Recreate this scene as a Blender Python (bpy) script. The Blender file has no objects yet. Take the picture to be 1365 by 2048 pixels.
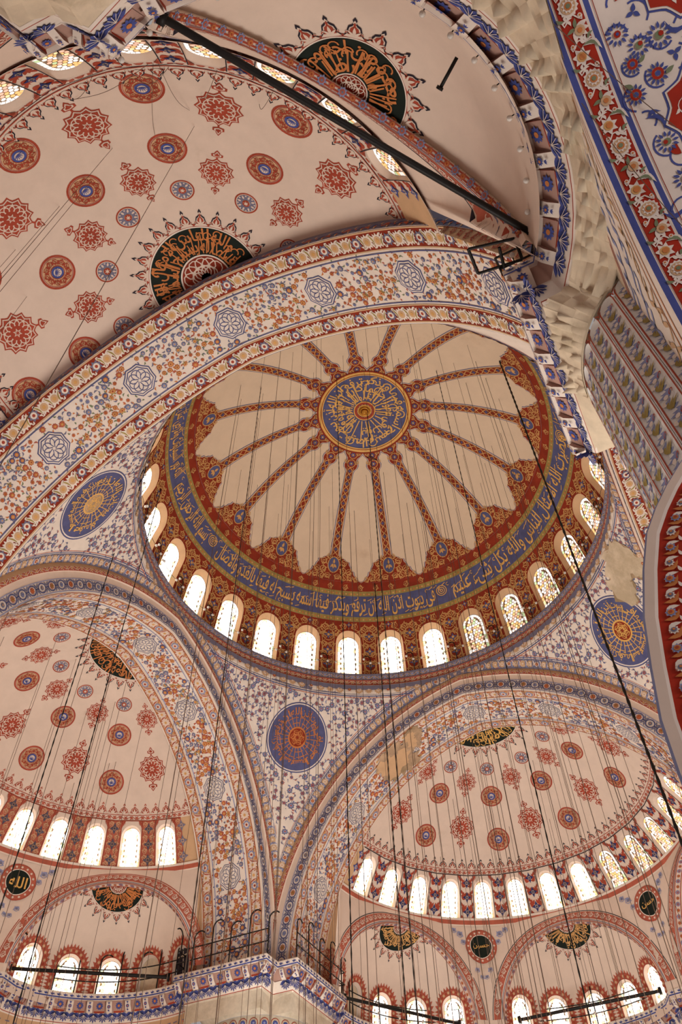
import bpy, math, random
import numpy as np
from mathutils import Matrix, Vector
from mathutils.geometry import tessellate_polygon

random.seed(7)
C = bpy.context.scene.collection
PI = math.pi
cos, sin, rad = math.cos, math.sin, math.radians

# ------------------------------------------------------------------ camera, world, lights, exposure
AZ, EL, RO, FPX = 0.442, 0.914, -0.027, 1591.655
EYE = (-22.739, -9.019, 1.6)
fw = Vector((cos(EL) * cos(AZ), cos(EL) * sin(AZ), sin(EL)))
rt = Vector((sin(AZ), -cos(AZ), 0.0))
up = rt.cross(fw)
rt, up = cos(RO) * rt + sin(RO) * up, -sin(RO) * rt + cos(RO) * up
cd = bpy.data.cameras.new('camera')
cam = bpy.data.objects.new('camera', cd)
C.objects.link(cam)
m = Matrix((rt, up, -fw)).transposed().to_4x4()
m.translation = Vector(EYE)
cam.matrix_world = m
cd.sensor_width = 36.0
cd.lens = FPX * 36.0 / 2048.0
cd.clip_end = 400
bpy.context.scene.camera = cam

w = bpy.data.worlds.new('overcast_sky')
bpy.context.scene.world = w
w.use_nodes = True
w.node_tree.nodes['Background'].inputs[0].default_value = (0.86, 0.80, 0.78, 1)
w.node_tree.nodes['Background'].inputs[1].default_value = 0.38

def area(name, loc, size, power, col, aim=(0, 0, 1)):
    l = bpy.data.lights.new(name, 'AREA')
    l.shape = 'DISK'
    l.size = size
    l.energy = power
    l.color = col
    o = bpy.data.objects.new(name, l)
    C.objects.link(o)
    o.location = loc
    o.rotation_euler = Vector(aim).to_track_quat('-Z', 'Y').to_euler()
    return o
WARM = (1.0, 0.95, 0.87)
area('chandelier_glow', (0, 0, 3.2), 20, 5900, WARM)                 # the low ring chandeliers under the great dome
area('chandelier_glow', (-20, -2, 3.0), 12, 100, (1.0, 0.93, 0.90))
area('chandelier_glow', (20, 2, 3.0), 12, 450, WARM)
area('chandelier_glow', (0, 20, 3.0), 12, 150, (1.0, 0.72, 0.5))
area('daylight_low_windows', (-8, -30, 7.0), 16, 1000, (0.93, 0.96, 1.0), (-0.45, 1, 0.45))
area('aisle_fill', (-25, -22, 3.0), 8, 1000, (1.0, 0.95, 0.93), (0.25, 0.35, 1))  # added upward fill that brightens the gallery vault and near flutes

vs = bpy.context.scene.view_settings
vs.view_transform = 'Standard'
vs.look = 'None'
vs.exposure = 0.0
vs.gamma = 1.0
vs.use_curve_mapping = False
bpy.context.scene.cycles.max_bounces = 5
bpy.context.scene.cycles.diffuse_bounces = 3
bpy.context.scene.cycles.use_denoising = True

# ------------------------------------------------------------------ materials (node based)
MATS = {}
def srgb(h):
    v = [int(h[i:i + 2], 16) / 255 for i in (0, 2, 4)]
    return [c / 12.92 if c < 0.04045 else ((c + 0.055) / 1.055) ** 2.4 for c in v]
def paint(name, hexcol, var=0.12, scale=1.6, rough=0.75, dirt=None, metal=0.0):
    mt = bpy.data.materials.new(name)
    mt.use_nodes = True
    nt = mt.node_tree
    b = nt.nodes['Principled BSDF']
    b.inputs['Roughness'].default_value = rough
    b.inputs['Metallic'].default_value = metal
    b.inputs['Specular IOR Level'].default_value = 0.2
    co = nt.nodes.new('ShaderNodeTexCoord')
    n1 = nt.nodes.new('ShaderNodeTexNoise')
    n1.inputs['Scale'].default_value = scale
    n1.inputs['Detail'].default_value = 6
    n1.inputs['Roughness'].default_value = 0.65
    nt.links.new(co.outputs['Object'], n1.inputs['Vector'])
    r = nt.nodes.new('ShaderNodeValToRGB')
    c = srgb(hexcol)
    r.color_ramp.elements[0].position = 0.3
    r.color_ramp.elements[1].position = 0.7
    r.color_ramp.elements[0].color = [x * (1 - var) for x in c] + [1]
    r.color_ramp.elements[1].color = [min(1, x * (1 + var)) for x in c] + [1]
    nt.links.new(n1.outputs['Fac'], r.inputs['Fac'])
    out = r.outputs['Color']
    if dirt:
        n2 = nt.nodes.new('ShaderNodeTexNoise')
        n2.inputs['Scale'].default_value = 0.33
        n2.inputs['Detail'].default_value = 8
        n2.inputs['Roughness'].default_value = 0.7
        nt.links.new(co.outputs['Object'], n2.inputs['Vector'])
        r2 = nt.nodes.new('ShaderNodeValToRGB')
        r2.color_ramp.elements[0].position = dirt[1]
        r2.color_ramp.elements[1].position = dirt[1] + 0.12
        r2.color_ramp.elements[0].color = (0, 0, 0, 1)
        r2.color_ramp.elements[1].color = (1, 1, 1, 1)
        nt.links.new(n2.outputs['Fac'], r2.inputs['Fac'])
        mx = nt.nodes.new('ShaderNodeMix')
        mx.data_type = 'RGBA'
        mx.inputs['B'].default_value = srgb(dirt[0]) + [1]
        nt.links.new(out, mx.inputs['A'])
        ml = nt.nodes.new('ShaderNodeMath')
        ml.operation = 'MULTIPLY'
        ml.inputs[1].default_value = dirt[2]
        nt.links.new(r2.outputs['Color'], ml.inputs[0])
        nt.links.new(ml.outputs[0], mx.inputs['Factor'])
        out = mx.outputs['Result']
    nt.links.new(out, b.inputs['Base Color'])
    n3 = nt.nodes.new('ShaderNodeTexNoise')
    n3.inputs['Scale'].default_value = 9
    n3.inputs['Detail'].default_value = 4
    nt.links.new(co.outputs['Object'], n3.inputs['Vector'])
    bp = nt.nodes.new('ShaderNodeBump')
    bp.inputs['Strength'].default_value = 0.12
    bp.inputs['Distance'].default_value = 0.02
    nt.links.new(n3.outputs['Fac'], bp.inputs['Height'])
    nt.links.new(bp.outputs['Normal'], b.inputs['Normal'])
    MATS[name] = mt
def glow(name, hexcol, strength):
    mt = bpy.data.materials.new(name)
    mt.use_nodes = True
    nt = mt.node_tree
    b = nt.nodes['Principled BSDF']
    b.inputs['Roughness'].default_value = 0.2
    b.inputs['Base Color'].default_value = srgb(hexcol) + [1]
    b.inputs['Emission Color'].default_value = srgb(hexcol) + [1]
    b.inputs['Emission Strength'].default_value = strength
    MATS[name] = mt

paint('cream', 'DFC9B9', 0.05, 1.2, dirt=('B99E84', 0.62, 0.35))
paint('dome_cream', 'E2CAB0', 0.04, 1.0, dirt=('C09C7C', 0.6, 0.3))
paint('tan', 'CFA882', 0.08)
paint('offwhite', 'E8D9CC', 0.07)
paint('pinkish', 'B48E80', 0.1)
paint('red', 'A64632', 0.2)
paint('deep_red', '8E321E', 0.2)
paint('bright_red', 'A92E1B', 0.18)
paint('rose', 'B4604C', 0.2)
paint('orange', 'C67A45', 0.18)
paint('gold', 'D2A064', 0.14)
paint('bright_gold', 'E3B062', 0.14, rough=0.45)
paint('blue', '585A82', 0.2)
paint('strong_blue', '4A5392', 0.2)
paint('light_blue', '8C92B8', 0.16)
paint('slate', '77748A', 0.16)
paint('dark', '2A2430', 0.2)
paint('night', '17201A', 0.25)
paint('green', '7A8264', 0.2)
paint('olive', 'A08C50', 0.22)
paint('stone', 'CDBDA8', 0.14, 2.5, dirt=('9C8464', 0.5, 0.55))
paint('worn_plaster', 'D8C4AA', 0.12, 2.0, dirt=('A38E6E', 0.5, 0.55))
paint('shabby', 'B4967A', 0.3, 2.2, dirt=('7C6C48', 0.52, 0.5))
paint('grey_white', 'E4E0DC', 0.08, 3, dirt=('B8AC9C', 0.62, 0.35))
paint('iron', '1E1A18', 0.2, rough=0.5)
paint('wire', '6E584A', 0.2)
paint('lead', '9A8068', 0.2)  # pale because the glare around bright panes is put into this colour
paint('carpet', '7C4A42', 0.2)
paint('gilt', 'C98F3C', 0.15, rough=0.35, metal=0.6)
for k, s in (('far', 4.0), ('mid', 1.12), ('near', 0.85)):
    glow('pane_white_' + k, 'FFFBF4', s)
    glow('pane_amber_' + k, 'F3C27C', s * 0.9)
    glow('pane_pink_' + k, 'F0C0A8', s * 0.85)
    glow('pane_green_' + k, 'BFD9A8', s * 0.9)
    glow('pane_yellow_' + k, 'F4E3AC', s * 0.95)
paint('bulb_glass', 'D8D0C8', 0.05, rough=0.15)

# ------------------------------------------------------------------ object helpers
def np_mesh(name, V, tris=None, quads=None, tm=None, qm=None, mats=()):
    me = bpy.data.meshes.new(name)
    V = np.asarray(V, np.float32)
    T = np.zeros((0, 3), np.int32) if tris is None or len(tris) == 0 else np.asarray(tris, np.int32)
    Q = np.zeros((0, 4), np.int32) if quads is None or len(quads) == 0 else np.asarray(quads, np.int32)
    me.vertices.add(len(V))
    me.vertices.foreach_set('co', V.ravel())
    li = np.concatenate([T.ravel(), Q.ravel()])
    me.loops.add(len(li))
    me.loops.foreach_set('vertex_index', li)
    n = len(T) + len(Q)
    me.polygons.add(n)
    st = np.concatenate([np.arange(len(T)) * 3, len(T) * 3 + np.arange(len(Q)) * 4]).astype(np.int32)
    me.polygons.foreach_set('loop_start', st)
    mi = np.concatenate([np.zeros(len(T), np.int32) if tm is None else np.asarray(tm, np.int32),
                         np.zeros(len(Q), np.int32) if qm is None else np.asarray(qm, np.int32)])
    for mm in mats:
        me.materials.append(MATS[mm])
    me.update(calc_edges=True)
    me.polygons.foreach_set('material_index', mi.astype(np.int32))
    return me
def link(name, me, parent=None):
    o = bpy.data.objects.new(name, me)
    C.objects.link(o)
    if parent is not None:
        o.parent = parent
    return o
def empty(name, kind=None, label=None, cat=None, group=None, loc=None):
    o = bpy.data.objects.new(name, None)
    C.objects.link(o)
    o.empty_display_size = 0.2
    if loc: o.location = loc
    return tag(o, label, cat, group, kind)
def tag(o, label=None, cat=None, group=None, kind=None):
    if kind: o['kind'] = kind
    if label: o['label'] = label
    if cat: o['category'] = cat
    if group: o['group'] = group
    return o
def grid_faces(nu, nv):
    i = np.arange(nu - 1)[:, None] * nv + np.arange(nv - 1)[None, :]
    return np.stack([i, i + nv, i + nv + 1, i + 1], -1).reshape(-1, 4)

class MB:
    """collects boxes, tubes and grids into one mesh"""
    def __init__(s): s.V, s.Q, s.M, s.n, s.mats = [], [], [], 0, []
    def mi(s, mat):
        if mat not in s.mats: s.mats.append(mat)
        return s.mats.index(mat)
    def add(s, V, Q, mat):
        V = np.asarray(V, float).reshape(-1, 3)
        Q = np.asarray(Q, int).reshape(-1, 4)
        s.V.append(V); s.Q.append(Q + s.n); s.M.append(np.full(len(Q), s.mi(mat))); s.n += len(V)
    def grid(s, P, mat):
        nu, nv = P.shape[:2]
        s.add(P.reshape(-1, 3), grid_faces(nu, nv), mat)
    def tube(s, path, r, mat, n=6, closed=False):
        P = np.asarray(path, float)
        T = np.gradient(P, axis=0)
        T /= np.linalg.norm(T, axis=1)[:, None] + 1e-9
        ref = np.where(np.abs(T[:, 2:3]) > 0.9, np.array([[1., 0, 0]]), np.array([[0, 0, 1.]]))
        A = np.cross(T, ref); A /= np.linalg.norm(A, axis=1)[:, None] + 1e-9
        B = np.cross(T, A)
        an = np.linspace(0, 2 * PI, n + 1)
        r = np.broadcast_to(np.asarray(r, float), (len(P),))
        G = P[:, None] + r[:, None, None] * (A[:, None] * np.cos(an)[None, :, None] + B[:, None] * np.sin(an)[None, :, None])
        s.grid(G, mat)
        for e, k in ((0, 1), (-1, -1)):
            c = P[e]
            V = np.concatenate([G[e, :-1], [c]])
            s.add(V, [[i, (i + 1) % n, n, n] for i in range(n)][::k], mat) if False else None
    def ball(s, c, r, mat, n=8, k=6):
        th = np.linspace(0, PI, k + 1); ph = np.linspace(0, 2 * PI, n + 1)
        G = np.stack([np.sin(th)[:, None] * np.cos(ph), np.sin(th)[:, None] * np.sin(ph), np.cos(th)[:, None] * np.ones_like(ph)], -1) * r + np.asarray(c)
        s.grid(G, mat)
    def box(s, c, ax, hx, ay, hy, az, hz, mat):
        c, ax, ay, az = (np.asarray(v, float) for v in (c, ax, ay, az))
        V = [c + i * hx * ax + j * hy * ay + k * hz * az for i in (-1, 1) for j in (-1, 1) for k in (-1, 1)]
        s.add(V, [[0, 1, 3, 2], [4, 6, 7, 5], [0, 4, 5, 1], [2, 3, 7, 6], [0, 2, 6, 4], [1, 5, 7, 3]], mat)
    def build(s, name, parent=None, smooth=False):
        me = np_mesh(name, np.concatenate(s.V), quads=np.concatenate(s.Q), qm=np.concatenate(s.M), mats=s.mats)
        if smooth: me.polygons.foreach_set('use_smooth', [True] * len(me.polygons))
        return link(name, me, parent)

# ------------------------------------------------------------------ flat painted motifs
class Motif:
    def __init__(s): s.V, s.T, s.M, s.H, s.n, s.f = [], [], [], [], 0, None
    def raw(s, V, T, col, h):
        V = np.asarray(V, float)
        T = np.asarray(T, int).reshape(-1, 3)
        s.V.append(V); s.T.append(T + s.n); s.H.append(np.full(len(V), float(h))); s.M += [col] * len(T); s.n += len(V); s.f = None
        return s
    def poly(s, pts, col, h=1):
        pts = np.asarray(pts, float)
        T = tessellate_polygon([[Vector((x, y, 0)) for x, y in pts]])
        return s.raw(pts, T, col, h)
    def fan(s, pts, col, h=1, k=3):
        pts = np.asarray(pts, float); c = pts.mean(0); n = len(pts)
        V = np.concatenate([[c]] + [c + (pts - c) * (i / k) for i in range(1, k + 1)])
        T = [[0, 1 + i, 1 + (i + 1) % n] for i in range(n)]
        for j in range(k - 1):
            a_, b_ = 1 + j * n, 1 + (j + 1) * n
            T += [q for i in range(n) for q in ([a_ + i, b_ + i, b_ + (i + 1) % n], [a_ + i, b_ + (i + 1) % n, a_ + (i + 1) % n])]
        return s.raw(V, T, col, h)
    def disc(s, x, y, r, col, h=1, n=12, ry=None):
        a = np.arange(n) * 2 * PI / n
        V = np.stack([x + r * np.cos(a), y + (ry or r) * np.sin(a)], 1)
        return s.raw(V, [[0, i, i + 1] for i in range(1, n - 1)], col, h)
    def rect(s, x0, y0, x1, y1, col, h=1, nx=4, ny=4):
        X, Y = np.linspace(x0, x1, nx + 1), np.linspace(y0, y1, ny + 1)
        V = np.stack(np.meshgrid(X, Y, indexing='ij'), -1).reshape(-1, 2)
        q = grid_faces(nx + 1, ny + 1)
        return s.raw(V, np.concatenate([q[:, [0, 1, 2]], q[:, [0, 2, 3]]]), col, h)
    def ring(s, x, y, r0, r1, col, h=1, n=24, a0=0, a1=2 * PI, k=1):
        a = np.linspace(a0, a1, n + 1)
        rr = np.linspace(r0, r1, k + 1)
        V = np.stack([x + rr[:, None] * np.cos(a), y + rr[:, None] * np.sin(a)], -1).reshape(-1, 2)
        q = grid_faces(k + 1, n + 1)
        return s.raw(V, np.concatenate([q[:, [0, 1, 2]], q[:, [0, 2, 3]]]), col, h)
    def star(s, x, y, n, r0, r1, col, h=1, rot=0):
        a = np.arange(2 * n) * PI / n + rot
        r = np.where(np.arange(2 * n) % 2 == 0, r1, r0)
        V = np.concatenate([[[x, y]], np.stack([x + r * np.cos(a), y + r * np.sin(a)], 1)])
        return s.raw(V, [[0, i, i % (2 * n) + 1] for i in range(1, 2 * n + 1)], col, h)
    def stroke(s, pts, wd, col, h=1, taper=False, closed=False):
        P = np.asarray(pts, float)
        if closed: P = np.concatenate([P, P[:1]])
        T = np.gradient(P, axis=0)
        if closed: T[0] = T[-1] = P[1] - P[-2]
        T /= np.linalg.norm(T, axis=1)[:, None] + 1e-9
        N = np.stack([-T[:, 1], T[:, 0]], 1)
        ww = np.full(len(P), wd / 2.0)
        if taper: ww = ww * (0.25 + 0.75 * np.sin(np.linspace(0.12, PI - 0.05, len(P))))
        V = np.concatenate([P + N * ww[:, None], P - N * ww[:, None]])
        n = len(P)
        return s.raw(V, [t for i in range(n - 1) for t in ([i, i + 1, n + i + 1], [i, n + i + 1, n + i])], col, h)
    def leaf(s, x, y, L, W, ang, col, h=1, bend=0.0):
        t = np.linspace(0, 1, 6)
        cx, cy = L * t, bend * L * np.sin(PI * t)
        wv = W / 2 * np.sin(PI * t ** 0.8)
        V = np.concatenate([np.stack([cx, cy + wv], 1), np.stack([cx, cy - wv], 1)[::-1]])
        ca, sa = cos(ang), sin(ang)
        V = V @ np.array([[ca, sa], [-sa, ca]]) + [x, y]
        n = 12
        return s.raw(V, [t2 for i in range(5) for t2 in ([i, i + 1, n - 2 - i], [i, n - 2 - i, n - 1 - i])], col, h)
    def add(s, m, x=0, y=0, rot=0, sc=1, flip=False, dh=0):
        V, T, M, H = m.done()
        V = V * ([-sc, sc] if flip else [sc, sc])
        ca, sa = cos(rot), sin(rot)
        V = V @ np.array([[ca, sa], [-sa, ca]]) + [x, y]
        s.V.append(V); s.T.append(T + s.n); s.H.append(H + dh); s.M += M; s.n += len(V); s.f = None
        return s
    def done(s):
        if s.f is None:
            s.f = (np.concatenate(s.V), np.concatenate(s.T), s.M, np.concatenate(s.H))
        return s.f
HS = 0.009
class Deco:
    """lays motifs onto a surface given as fn(x, y, h) -> points"""
    def __init__(s): s.V, s.T, s.M, s.n, s.mats = [], [], [], 0, []
    def put(s, m, fn, x=0, y=0, rot=0, sc=1, flip=False, dh=0):
        V, T, M, H = m.done()
        V = V * ([-sc, sc] if flip else [sc, sc])
        ca, sa = cos(rot), sin(rot)
        V = V @ np.array([[ca, sa], [-sa, ca]]) + [x, y]
        s.V.append(fn(V[:, 0], V[:, 1], (H + dh) * HS)); s.T.append(T + s.n); s.n += len(V)
        idx = {}
        for c in set(M):
            if c not in s.mats: s.mats.append(c)
            idx[c] = s.mats.index(c)
        s.M.append(np.array([idx[c] for c in M]))
    def build(s, name, parent, kind='stuff'):
        if not s.V: return None
        me = np_mesh(name, np.concatenate(s.V), tris=np.concatenate(s.T), tm=np.concatenate(s.M), mats=s.mats)
        o = link(name, me, parent)
        if kind: o['kind'] = kind
        return o
def one(name, parent, m, fn, **k):
    d = Deco(); d.put(m, fn, **k)
    return d.build(name, parent, None)

# surfaces -----------------------------------------------------------
class Rev:
    """arc r = rho cos(psi) - e, z = z0 + rho sin(psi) turned about a vertical axis; s is arc length, h goes inward"""
    def __init__(s, cx, cy, ang, rho, e, z0):
        s.c, s.ang, s.rho, s.e, s.z0 = (cx, cy), ang, rho, e, z0
        s.top = rho * math.acos(e / rho)
    def __call__(s, a, t, h=0):
        ps = np.asarray(t) / s.rho
        r = (s.rho - h) * np.cos(ps) - s.e
        z = s.z0 + (s.rho - h) * np.sin(ps)
        an = np.asarray(a) + s.ang
        return np.stack(np.broadcast_arrays(s.c[0] + r * np.cos(an), s.c[1] + r * np.sin(an), z), -1)
    def r(s, t): return s.rho * np.cos(np.asarray(t) / s.rho) - s.e
    def s_of(s, z): return s.rho * math.asin((z - s.z0) / s.rho)
    def at(s, a0, t0):
        r0 = float(s.r(t0))
        return lambda x, y, h: s(a0 - x / r0, t0 + y, h)
    def wedge(s, a0, t0):                      # keeps angles: x is metres at t0, shrinks toward the crown
        r0 = float(s.r(t0))
        return lambda x, y, h: s(a0 - x / r0, t0 + y, h)
    def pole(s, a0=0):
        return lambda x, y, h: s(a0 - np.arctan2(y, x), s.top - np.hypot(x, y), h)

class Arch:
    """pointed arch in the plane x = const of a frame turned by ang"""
    def __init__(s, ang, rho=12.21, e=1.74, z0=17.8, zs=17.9):
        s.ang, s.rho, s.e, s.z0 = ang, rho, e, z0
        s.psi0 = 0.008
    def world(s, x, y, z):
        ca, sa = cos(s.ang), sin(s.ang)
        return np.stack(np.broadcast_arrays(ca * x - sa * y, sa * x + ca * y, z), -1)
    def pt(s, u, x, o):
        """u in -1..1 (0 apex), o outward offset from the intrados"""
        rho = s.rho + o
        pa = np.arccos(s.e / rho)
        ps = pa * (1 - np.abs(u)) + s.psi0 * np.abs(u)
        y = np.sign(u + 1e-12) * (rho * np.cos(ps) - s.e)
        return s.world(x, y, s.z0 + rho * np.sin(ps))
    def length(s): return s.rho * math.acos(s.e / s.rho)
X1, X2 = 11.25, 14.78
RHO_E = 13.5

# ------------------------------------------------------------------ motif library
def flower(r, n, petal, mid, core, edge=None):
    m = Motif()
    if edge: m.star(0, 0, n, r * 0.8, r * 1.08, edge, 1)
    m.star(0, 0, n, r * 0.68, r, petal, 2)
    m.disc(0, 0, r * 0.55, mid, 3, 9)
    m.disc(0, 0, r * 0.27, core, 4, 7)
    return m
def palmette(r, petal, mid, core, lf):
    m = Motif()
    for a in (-1.1, -0.55, 0, 0.55, 1.1):
        m.leaf(0, -r * 0.3, r * 1.25, r * 0.55, PI / 2 + a, petal, 2 + (a == 0))
    m.disc(0, r * 0.1, r * 0.5, mid, 4, 9)
    m.disc(0, r * 0.1, r * 0.25, core, 5, 7)
    m.leaf(0, -r * 0.4, r * 0.9, r * 0.35, -0.5, lf, 2); m.leaf(0, -r * 0.4, r * 0.9, r * 0.35, PI + 0.5, lf, 2)
    return m
def arc(cx, cy, r, a0, a1, n=10, ry=None):
    a = np.linspace(a0, a1, n)
    return np.stack([cx + r * np.cos(a), cy + (ry or r) * np.sin(a)], 1)
def spiral(cx, cy, r, a0, turns, n=14, k=0.25):
    t = np.linspace(0, 1, n)
    a = a0 + turns * 2 * PI * t
    rr = r * (1 - (1 - k) * t)
    return np.stack([cx + rr * np.cos(a), cy + rr * np.sin(a)], 1)
def scroll(col, wd=0.05, bud=None):
    """unit arabesque scroll in a 1 x 1 cell"""
    m = Motif()
    m.stroke(spiral(0.0, 0.0, 0.42, -PI / 2, 1.25, 18), wd, col, 2, True)
    m.stroke(spiral(0.0, 0.0, 0.42, -PI / 2, -0.4, 8, 0.8), wd, col, 2, True)
    for a in (0.2, 1.5, 2.9, 4.2):
        m.leaf(0.36 * cos(a), 0.36 * sin(a), 0.26, 0.12, a + 0.9, col, 2, 0.2)
        m.leaf(0.3 * cos(a + 0.5), 0.3 * sin(a + 0.5), 0.18, 0.09, a + 3.4, col, 2, 0.2)
    m.disc(0.08, 0, 0.09, bud or col, 3, 6)
    return m
def lobed(n, r, d, pts=4, rot=0.0):
    """outline with n outward points"""
    out = []
    for k in range(n):
        for j in range(pts):
            t = j / pts
            a = rot + (k + t) * 2 * PI / n
            out.append((r + d * abs(2 * t - 1) ** 1.6) * np.array([cos(a), sin(a)]))
    return np.array(out)
def rosette():
    m = Motif()
    o = lobed(12, 0.6, 0.12)
    m.fan(o * 1.04, 'red', 1)
    m.fan(o * 0.955, 'cream', 2)
    m.fan(o * 0.885, 'red', 3)
    for k in range(12):
        a = k * PI / 6
        m.stroke(arc(0.32 * cos(a), 0.32 * sin(a), 0.17, a - 2.2, a + 2.2, 9), 0.035, 'cream', 4)
        m.leaf(0.40 * cos(a + .26), 0.40 * sin(a + .26), 0.14, 0.055, a + .26, 'cream', 4)
    m.star(0, 0, 6, 0.08, 0.17, 'cream', 4)
    m.star(0, 0, 6, 0.04, 0.1, 'red', 5)
    for sg in (1, -1):
        m.stroke([(0, sg * 0.66), (0, sg * 0.8)], 0.07, 'red', 1)
        b = np.array([(0, .78), (.2, .83), (.21, .95), (.1, .99), (.09, 1.05), (0, 1.17), (-.09, 1.05), (-.1, .99), (-.21, .95), (-.2, .83)]) * [1, sg]
        m.poly(b, 'red', 1)
        m.poly((b - [0, sg * .94]) * 0.7 + [0, sg * .94], 'cream', 2)
        m.poly((b - [0, sg * .94]) * 0.45 + [0, sg * .94], 'red', 3)
    return m
def roundel():
    m = Motif()
    m.ring(0, 0, 0.57, 0.65, 'red', 1, 32)
    m.ring(0, 0, 0.535, 0.555, 'red', 1, 32)
    m.ring(0, 0, 0.24, 0.53, 'tan', 1, 28)
    for k in range(11):
        a = k * 2 * PI / 11
        m.add(scroll('red', 0.14), 0.40 * cos(a), 0.40 * sin(a), a, 0.24, k % 2 == 1, 1)
        m.leaf(0.28 * cos(a + .28), 0.28 * sin(a + .28), .2, .07, a + .28, 'red', 2)
    m.ring(0, 0, 0.235, 0.26, 'red', 3, 24)
    m.disc(0, 0, 0.225, 'strong_blue', 3, 20)
    m.disc(0, 0.0, 0.15, 'cream', 4, 14)
    for k in range(7):
        m.leaf(0, -0.1, 0.22, 0.03, PI / 2 + (k - 3) * 0.4, 'strong_blue', 5)
    return m
def blue_roundel():
    m = Motif()
    m.ring(0, 0, 0.36, 0.41, 'red', 1, 28)
    m.ring(0, 0, 0.14, 0.33, 'slate', 1, 24)
    for k in range(8):
        a = k * PI / 4
        m.leaf(0.18 * cos(a), 0.18 * sin(a), 0.15, 0.07, a, 'cream', 2)
        m.disc(0.29 * cos(a + .39), 0.29 * sin(a + .39), 0.03, 'cream', 2, 6)
    m.disc(0, 0, 0.13, 'red', 3, 12)
    m.star(0, 0, 6, 0.04, 0.1, 'cream', 4)
    return m
def crest(wd=0.62, ht=0.5, line='dark'):
    """one palmette of a crest fringe; base on y = 0"""
    b = np.array([(-.5, -.02), (-.42, .1), (-.27, .12), (-.36, .3), (-.3, .5), (-.14, .6), (-.06, .72), (-.12, .82), (0, 1.0),
                  (.12, .82), (.06, .72), (.14, .6), (.3, .5), (.36, .3), (.27, .12), (.42, .1), (.5, -.02)]) * [wd, ht]
    m = Motif()
    m.poly(b, line, 1)
    q = b.copy(); q[1:-1] = (q[1:-1] - [0, 0.42 * ht]) * [0.80, 0.80] + [0, 0.39 * ht]
    m.poly(q, 'cream', 2)
    q = (b - [0, .3 * ht]) * [0.60, 0.60] + [0, .33 * ht]
    m.poly(q, 'red', 3)
    m.leaf(0, .12 * ht, .4 * ht, .16 * wd, PI / 2, 'cream', 4)
    for sg in (1, -1):
        m.leaf(0, .1 * ht, .34 * ht, .12 * wd, PI / 2 + sg * .8, 'cream', 4)
        m.stroke(arc(sg * .3 * wd, .16 * ht, .12 * wd, 0, PI, 5), .05 * wd, 'red', 3)
    m.stroke([(-.5 * wd, -.03 * ht), (.5 * wd, -.03 * ht)], .06 * ht, 'red', 2)
    return m
def octagon_medallion(r=0.62, ink='slate'):
    m = Motif()
    o = np.array([(r * cos(PI / 8 + k * PI / 4), r * sin(PI / 8 + k * PI / 4)) for k in range(8)])
    o2 = lobed(8, r * .9, r * .1, 4, PI / 8)
    m.fan(o2 * 1.08, ink, 1, 4); m.fan(o2 * 1.0, 'offwhite', 2, 4); m.fan(o2 * .92, ink, 3, 4); m.fan(o2 * .85, 'offwhite', 4, 4)
    for k in range(8):
        a = k * PI / 4
        m.stroke(arc(.42 * r * cos(a), .42 * r * sin(a), .3 * r, a - 2.3, a + 2.3, 9), .055 * r, ink, 5)
        m.stroke([(0.1 * r * cos(a + .3), 0.1 * r * sin(a + .3)), (.5 * r * cos(a + .9), .5 * r * sin(a + .9))], .05 * r, ink, 5)
    return m

# lettering: presentation forms of the Arabic letters, laid right to left
ISO = {'ا': (0xFE8D, 2), 'أ': (0xFE83, 2), 'إ': (0xFE87, 2), 'آ': (0xFE81, 2), 'ب': (0xFE8F, 4), 'ة': (0xFE93, 2), 'ت': (0xFE95, 4), 'ث': (0xFE99, 4),
       'ج': (0xFE9D, 4), 'ح': (0xFEA1, 4), 'خ': (0xFEA5, 4), 'د': (0xFEA9, 2), 'ذ': (0xFEAB, 2), 'ر': (0xFEAD, 2), 'ز': (0xFEAF, 2),
       'س': (0xFEB1, 4), 'ش': (0xFEB5, 4), 'ص': (0xFEB9, 4), 'ض': (0xFEBD, 4), 'ط': (0xFEC1, 4), 'ظ': (0xFEC5, 4), 'ع': (0xFEC9, 4),
       'غ': (0xFECD, 4), 'ف': (0xFED1, 4), 'ق': (0xFED5, 4), 'ك': (0xFED9, 4), 'ل': (0xFEDD, 4), 'م': (0xFEE1, 4), 'ن': (0xFEE5, 4),
       'ه': (0xFEE9, 4), 'و': (0xFEED, 2), 'ى': (0xFEEF, 2), 'ي': (0xFEF1, 4), 'ء': (0xFE80, 1), 'ئ': (0xFE89, 4), '\u0001': (0xFEFB, 2)}
def shape(wd):
    wd = wd.replace('لا', '\u0001').replace('لأ', '\u0001').replace('لآ', '\u0001')
    out = []
    for i, ch in enumerate(wd):
        code, n = ISO[ch]
        prev = i > 0 and ISO[wd[i - 1]][1] == 4
        nxt = n == 4 and i < len(wd) - 1 and ISO[wd[i + 1]][1] > 1
        f = (3 if nxt else 1) if (prev and n > 1) else (2 if nxt else 0)
        out.append(chr(code + f))
    return ''.join(out[::-1])
WORDS = {}
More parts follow.
